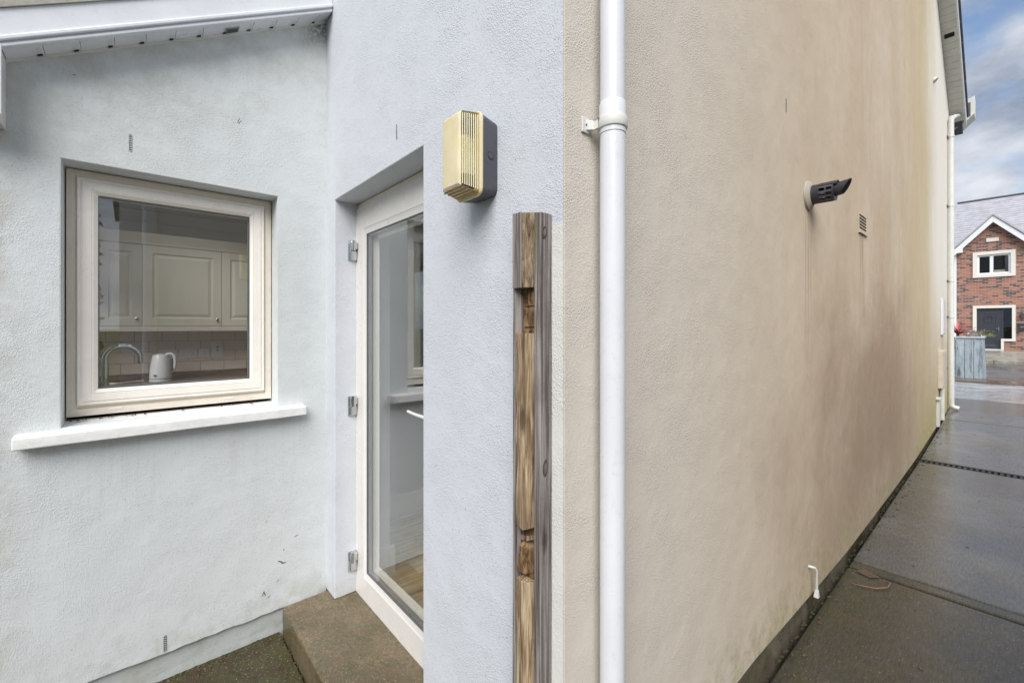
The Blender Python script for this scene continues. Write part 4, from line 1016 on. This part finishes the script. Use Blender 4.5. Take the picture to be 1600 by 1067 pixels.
# ------------------------------------------------------------------ street: planter and brick house
pl = empty('planter', (-1.02, 16.7, .28), 'large grey-blue boarded planter across the road', 'planter')
px0, px1, py0, py1 = -1.50, -.525, 16.35, 17.3
zt, zb = 1.315, .275
nb_ = 6
for i in range(nb_):
    a = px0+(px1-px0)*i/nb_+.004; b = px0+(px1-px0)*(i+1)/nb_-.004
    MB().hexa([(a, py0-.03, zb), (b, py0-.03, zb), (b, py0+.0, zb), (a, py0+.0, zb)], [(a, py0, zt), (b, py0, zt), (b, py0+.03, zt), (a, py0+.03, zt)]).build('board', M['planter'], pl, bevel=.003)
    yy0 = py0+.04+(py1-py0-.04)*i/nb_+.004; yy1 = py0+.04+(py1-py0-.04)*(i+1)/nb_-.004
    MB().hexa([(px1+.0, yy0, zb), (px1+.035, yy0, zb), (px1+.035, yy1, zb), (px1+.0, yy1, zb)], [(px1-.03, yy0, zt), (px1, yy0, zt), (px1, yy1, zt), (px1-.03, yy1, zt)]).build('board', M['planter'], pl, bevel=.003)
MB().box(px0+.03, px1-.035, py0+.035, py1-.04, zb, zt-.06).build('soil', M['soil'], pl)
MB().box(px0-.04, px1+.03, py0-.03, py0+.06, zt+.001, zt+.04).build('rim', M['planter_top'], pl, bevel=.004)
MB().box(px1-.05, px1+.03, py0+.061, py1, zt+.001, zt+.04).build('rim', M['planter_top'], pl, bevel=.004)
# cordyline
co = empty('red_cordyline', (-1.0, 16.75, 1.3), 'spiky red-leaved plant growing in the grey-blue planter', 'plant')
MB().tube([(-1.0, 16.75, 1.2), (-1.0, 16.75, 1.42)], .03, 8).build('stem', M['straw'], co)
for k in range(30):
    a = random.uniform(0, 6.283); tilt = random.uniform(.15, 1.15); L = random.uniform(.32, .50)
    mb = MB(); prev = None
    for i in range(5):
        t_ = i/4; rr_ = L*t_*math.sin(tilt)*(1+.25*t_); zz = 1.40+L*t_*math.cos(tilt)-.10*t_*t_*tilt
        w_ = .020*(1-t_**2)+.002
        c0 = Vector((-1.0+math.cos(a)*rr_, 16.75+math.sin(a)*rr_, zz)); sd_ = Vector((-math.sin(a), math.cos(a), 0))*w_
        cur = (mb.bm.verts.new(c0-sd_), mb.bm.verts.new(c0+Vector((0, 0, -.004))), mb.bm.verts.new(c0+sd_))
        if prev:
            mb.bm.faces.new([prev[0], prev[1], cur[1], cur[0]]); mb.bm.faces.new([prev[1], prev[2], cur[2], cur[1]])
        prev = cur
    mb.build('leaf', M['cord'], co)
def shrub(x, y, z, r, n, mat, name, label):
    root = empty(name, (x, y, z), label, 'plant')
    MB().tube([(x, y, z), (x, y, z+r)], .008, 6).build('stem', M['straw'], root)
    mb = MB()
    for k in range(n):
        d_ = Vector((random.gauss(0, 1), random.gauss(0, 1), abs(random.gauss(0, .8)))).normalized()*r*random.uniform(.4, 1)
        c = Vector((x, y, z+.05))+d_; u_ = Vector((random.uniform(-1, 1), random.uniform(-1, 1), random.uniform(-.3, 1))).normalized()*r*.22; v_ = u_.cross(Vector((random.random(), random.random(), random.random()))).normalized()*r*.07
        mb.quad(c-u_, c+v_, c+u_, c-v_)
    o = mb.build('foliage', mat, root); o['kind'] = 'stuff'
shrub(-.70, 16.6, 1.27, .22, 150, M['palestone'], 'pale_shrub', 'low pale silvery plant beside the red cordyline')
shrub(-1.28, 16.6, 1.27, .20, 140, M['leafg'], 'green_shrub', 'small green plant at the left of the planter')
shrub(-.52, 16.75, 1.30, .20, 120, M['leafy'], 'yellow_shrub', 'yellow-green plant leaning over the right rim of the planter')

bh = empty('brick_house', (0, 32, .45), 'red brick house across the street with a white-trimmed gable', 'house')
HY = 32.
mb = MB()
def rect(x0, x1, z0, z1, y=HY): mb.quad((x0, y, z0), (x1, y, z0), (x1, y, z1), (x0, y, z1))
# facade with openings
xs = [-1.95, -1.377, .04, 7.0]
rect(-1.95, -1.30, .4, 5.40); rect(-.02, 7.0, .4, 5.40)
rect(-1.30, -.02, 2.57, 4.12); rect(-1.30, -.02, 5.27, 5.40)
mb.quad((-1.95, HY, 5.40), (.60, HY, 5.40), (-.683, HY, 6.86))
mb.quad((-1.95, HY, .4), (-1.95, HY+9, .4), (-1.95, HY+9, 5.4), (-1.95, HY, 5.4))
mb.build('front_wall', M['brick'], bh)
def quadbox(name, mat, x0, x1, z0, z1, y0, y1, par=bh, bevel=0.): return MB().box(x0, x1, y0, y1, z0, z1).build(name, mat, par, bevel=bevel)
# bargeboards
def slopebox(name, mat, xa, za, xb, zb_, h, y0, y1, par=bh):
    return MB().hexa([(xa, y0, za-h), (xb, y0, zb_-h), (xb, y1, zb_-h), (xa, y1, za-h)], [(xa, y0, za), (xb, y0, zb_), (xb, y1, zb_), (xa, y1, za)]).build(name, mat, par)
slopebox('bargeboard', M['fasc'], -2.05, 5.50, -.684, 7.02, .30, HY-.30, HY-.26)
slopebox('bargeboard', M['fasc'], -.682, 7.02, .70, 5.50, .30, HY-.30, HY-.26)
quadbox('eaves_box', M['fasc'], -2.10, -1.72, 5.36, 5.58, HY-.301, HY-.02)
slopebox('gable_roof', M['tile_roof'], -2.12, 5.56, -.684, 7.13, .09, HY-.34, HY+3.2)
slopebox('gable_roof', M['tile_roof'], -.682, 7.13, .78, 5.56, .09, HY-.34, HY+3.2)
for (xa, xb, ya, za) in ((-2.22, -1.96, HY-.05, 5.46), (-1.959, .66, HY+.06, 5.53), (.661, 7.2, HY-.05, 5.46)):
    MB().hexa([(xa, ya, za), (xb, ya, za), (xb, 37, 8.80), (xa, 37, 8.80)], [(xa, ya, za+.1), (xb, ya, za+.1), (xb, 37, 8.90), (xa, 37, 8.90)]).build('roof', M['tile_roof'], bh)
MB().hexa([(-2.22, 37.01, 8.80), (7.2, 37.01, 8.80), (7.2, 42, 5.46), (-2.22, 42, 5.46)], [(-2.22, 37.01, 8.90), (7.2, 37.01, 8.90), (7.2, 42, 5.56), (-2.22, 42, 5.56)]).build('roof', M['tile_roof'], bh)
quadbox('ridge_tiles', M['tile_edge'], -2.22, 7.2, 8.88, 8.96, 36.9, 37.1)
quadbox('side_wall_board', M['fasc'], -2.06, -1.955, .45, 5.36, HY-.05, HY+.06)   # white pipe at the left corner
# slate courses standing proud
for k in range(2, 22):
    f = k/22; y = HY-.05+f*5.05; z = 5.56+f*3.34
    if k % 1 == 0: MB().box(-2.20, 7.15, y-.012, y+.012, z-.004, z+.014).build('slate_course', M['tile_roof'], bh)
# upper window with band
def band(x0, x1, z0, z1, wd):
    return MB().ring(P_rear, x0, x1, z0, z1, [(0, HY+.0), (0, HY-.05), (wd, HY-.05), (wd, HY+.10)]).build('window_band', M['surround'], bh)
band(-1.377, .04, 4.06, 5.33, .155)
uw = MB().ring(P_rear, -1.22, -.115, 4.215, 5.165, [(0, HY+.08), (0, HY+.03), (.07, HY+.03), (.07, HY+.06)]).build('window', M['fasc'], bh)
quadbox('mullion', M['fasc'], -.80, -.68, 4.28, 5.10, HY+.028, HY+.06, uw)
quadbox('pane', M['glass'], -1.155, -.802, 4.28, 5.10, HY+.05, HY+.054, uw)
quadbox('pane', M['glass'], -.678, -.18, 4.28, 5.10, HY+.05, HY+.054, uw)
quadbox('dark_room', M['dark'], -1.4, .1, 4.0, 5.4, HY+1.5, HY+1.6)
quadbox('blind', M['meter'], -.66, -.3, 4.28, 4.42, HY+.3, HY+.31)
# door with band, side light
MB().prism([(-1.377, .45), (-1.377, 2.66), (.04, 2.66), (.04, .915), (-.33, .915), (-.33, .45), (-.43, .45), (-.43, 1.03), (-.075, 1.03), (-.075, 2.53), (-1.245, 2.53), (-1.245, .45)][::-1], 'y', HY-.05, HY+.06).build('door_band', M['surround'], bh)
fd = quadbox('front_door', M['hdoor'], -1.245, -.43, .52, 2.52, HY+.05, HY+.10)
for (a, b, c, d) in ((-1.12, -.56, 1.35, 2.30), (-1.12, -.56, .66, 1.22)):
    MB().ring(P_rear, a, b, c, d, [(0, HY+.049), (.02, HY+.035), (.05, HY+.049)]).build('door_panel', M['hdoor'], fd)
MB().ring(P_rear, -.98, -.70, 1.85, 2.12, [(0, HY+.048), (.01, HY+.02), (.03, HY+.048)]).build('knocker', M['charcoal'], fd)
quadbox('handle', M['steel'], -.60, -.49, 1.50, 1.54, HY+.0, HY+.03, fd)
quadbox('handle_plate', M['steel'], -.52, -.49, 1.40, 1.62, HY+.03, HY+.049, fd)
sl_ = quadbox('door_side_frame', M['hdoor'], -.428, -.35, .52, 2.52, HY+.04, HY+.10)
quadbox('side_light', M['glass'], -.348, -.08, 1.03, 2.52, HY+.06, HY+.064)
quadbox('dark_hall', M['dark'], -1.3, .1, .4, 2.6, HY+.6, HY+.7)
quadbox('threshold', M['fasc'], -1.245, -.43, .455, .515, HY-.06, HY+.10)
quadbox('brick_infill', M['brick'], -.32, -.02, .45, .91, HY+.001, HY+.05)
quadbox('number_plaque', M['surround'], -.92, -.50, 5.80, 5.98, HY-.05, HY-.001, bevel=.01)
mlb = empty('letter_box', (.25, 31.9, 1.5), 'dark grey letter box on the brick wall right of the door', 'letter box')
quadbox('box_body', M['hdoor'], .12, .46, 1.46, 1.78, HY-.13, HY-.002, mlb, .02); quadbox('flap', M['spacer'], .18, .40, 1.58, 1.62, HY-.136, HY-.131, mlb)
wl = empty('wall_lantern', (.27, 31.9, 2.0), 'small dark lantern above the letter box', 'lantern')
quadbox('lantern_body', M['leafbrown'], .20, .34, 2.02, 2.20, HY-.12, HY-.002, wl, .02); quadbox('lantern_cap', M['tile_edge'], .18, .36, 2.201, 2.25, HY-.14, HY-.002, wl)
quadbox('brick_soldier_patch', M['post_brown'], .03+.06, .33, 5.18, 5.32, HY-.004, HY-.001)

# ------------------------------------------------------------------ what the panes mirror: neighbour, fence, hedge (outside the frame)
nh = empty('lowered_neighbour', (2.6, 3.4, 0), 'neighbouring pale flat-roofed garage lowered for light, mirrored in the kitchen window', 'building')
MB().prism([(-.10, -.2), (7.0, -.2), (7.0, 3.6), (-.10, 3.6)], 'x', 2.6, 2.9).build('gable_wall', M['nwall'], nh)  # neighbour cut down to a low block so the gable gets more sky
MB().box(2.901, 6, -.10, .1, -.2, 3.6).build('rear_wall', M['nwall'], nh)
MB().box(2.55, 6, -.2, 7.1, 3.601, 3.72).build('flat_roof', M['tile_edge'], nh)
npp = empty('downpipe', (2.5, .20, 0), 'neighbour’s white soil pipe mirrored in the kitchen window', 'downpipe')
MB().tube([(2.46, .205, 0), (2.46, .205, 4.0)], .078, 24).build('pipe', M['pvc'], npp, smooth=50)
MB().tube([(2.46, .205, 2.28), (2.46, .205, 2.36)], .090, 24).build('bracket', M['pvc_old'], npp, smooth=50)
fnc = empty('garden_fence', (4, -6, 0), 'timber garden fence mirrored in the kitchen window', 'fence')
fbp = None
for k in range(60):
    x = -6+k*.2
    if fbp is None: fbp = MB().box(x, x+.19, -8.02, -8.0, -.1, 1.6).build('fence_board', M['fence'], fnc)
    else: copy_at(fbp, (k*.2, 0, 0))
mb = MB()
for k in range(8000):
    c = Vector((random.uniform(4.5, 6.5), random.uniform(-8, -.4), random.uniform(0, 3.6)))
    u_ = Vector((random.uniform(-1, 1), random.uniform(-1, 1), random.uniform(-1, 1))).normalized()*.09; v_ = u_.cross(Vector((random.random(), random.random(), random.random()))).normalized()*.05
    mb.quad(c-u_, c+v_, c+u_, c-v_)
hg_ = mb.build('garden_hedge', M['leafg']); tag(hg_, 'green hedge mirrored in the kitchen window', 'hedge')
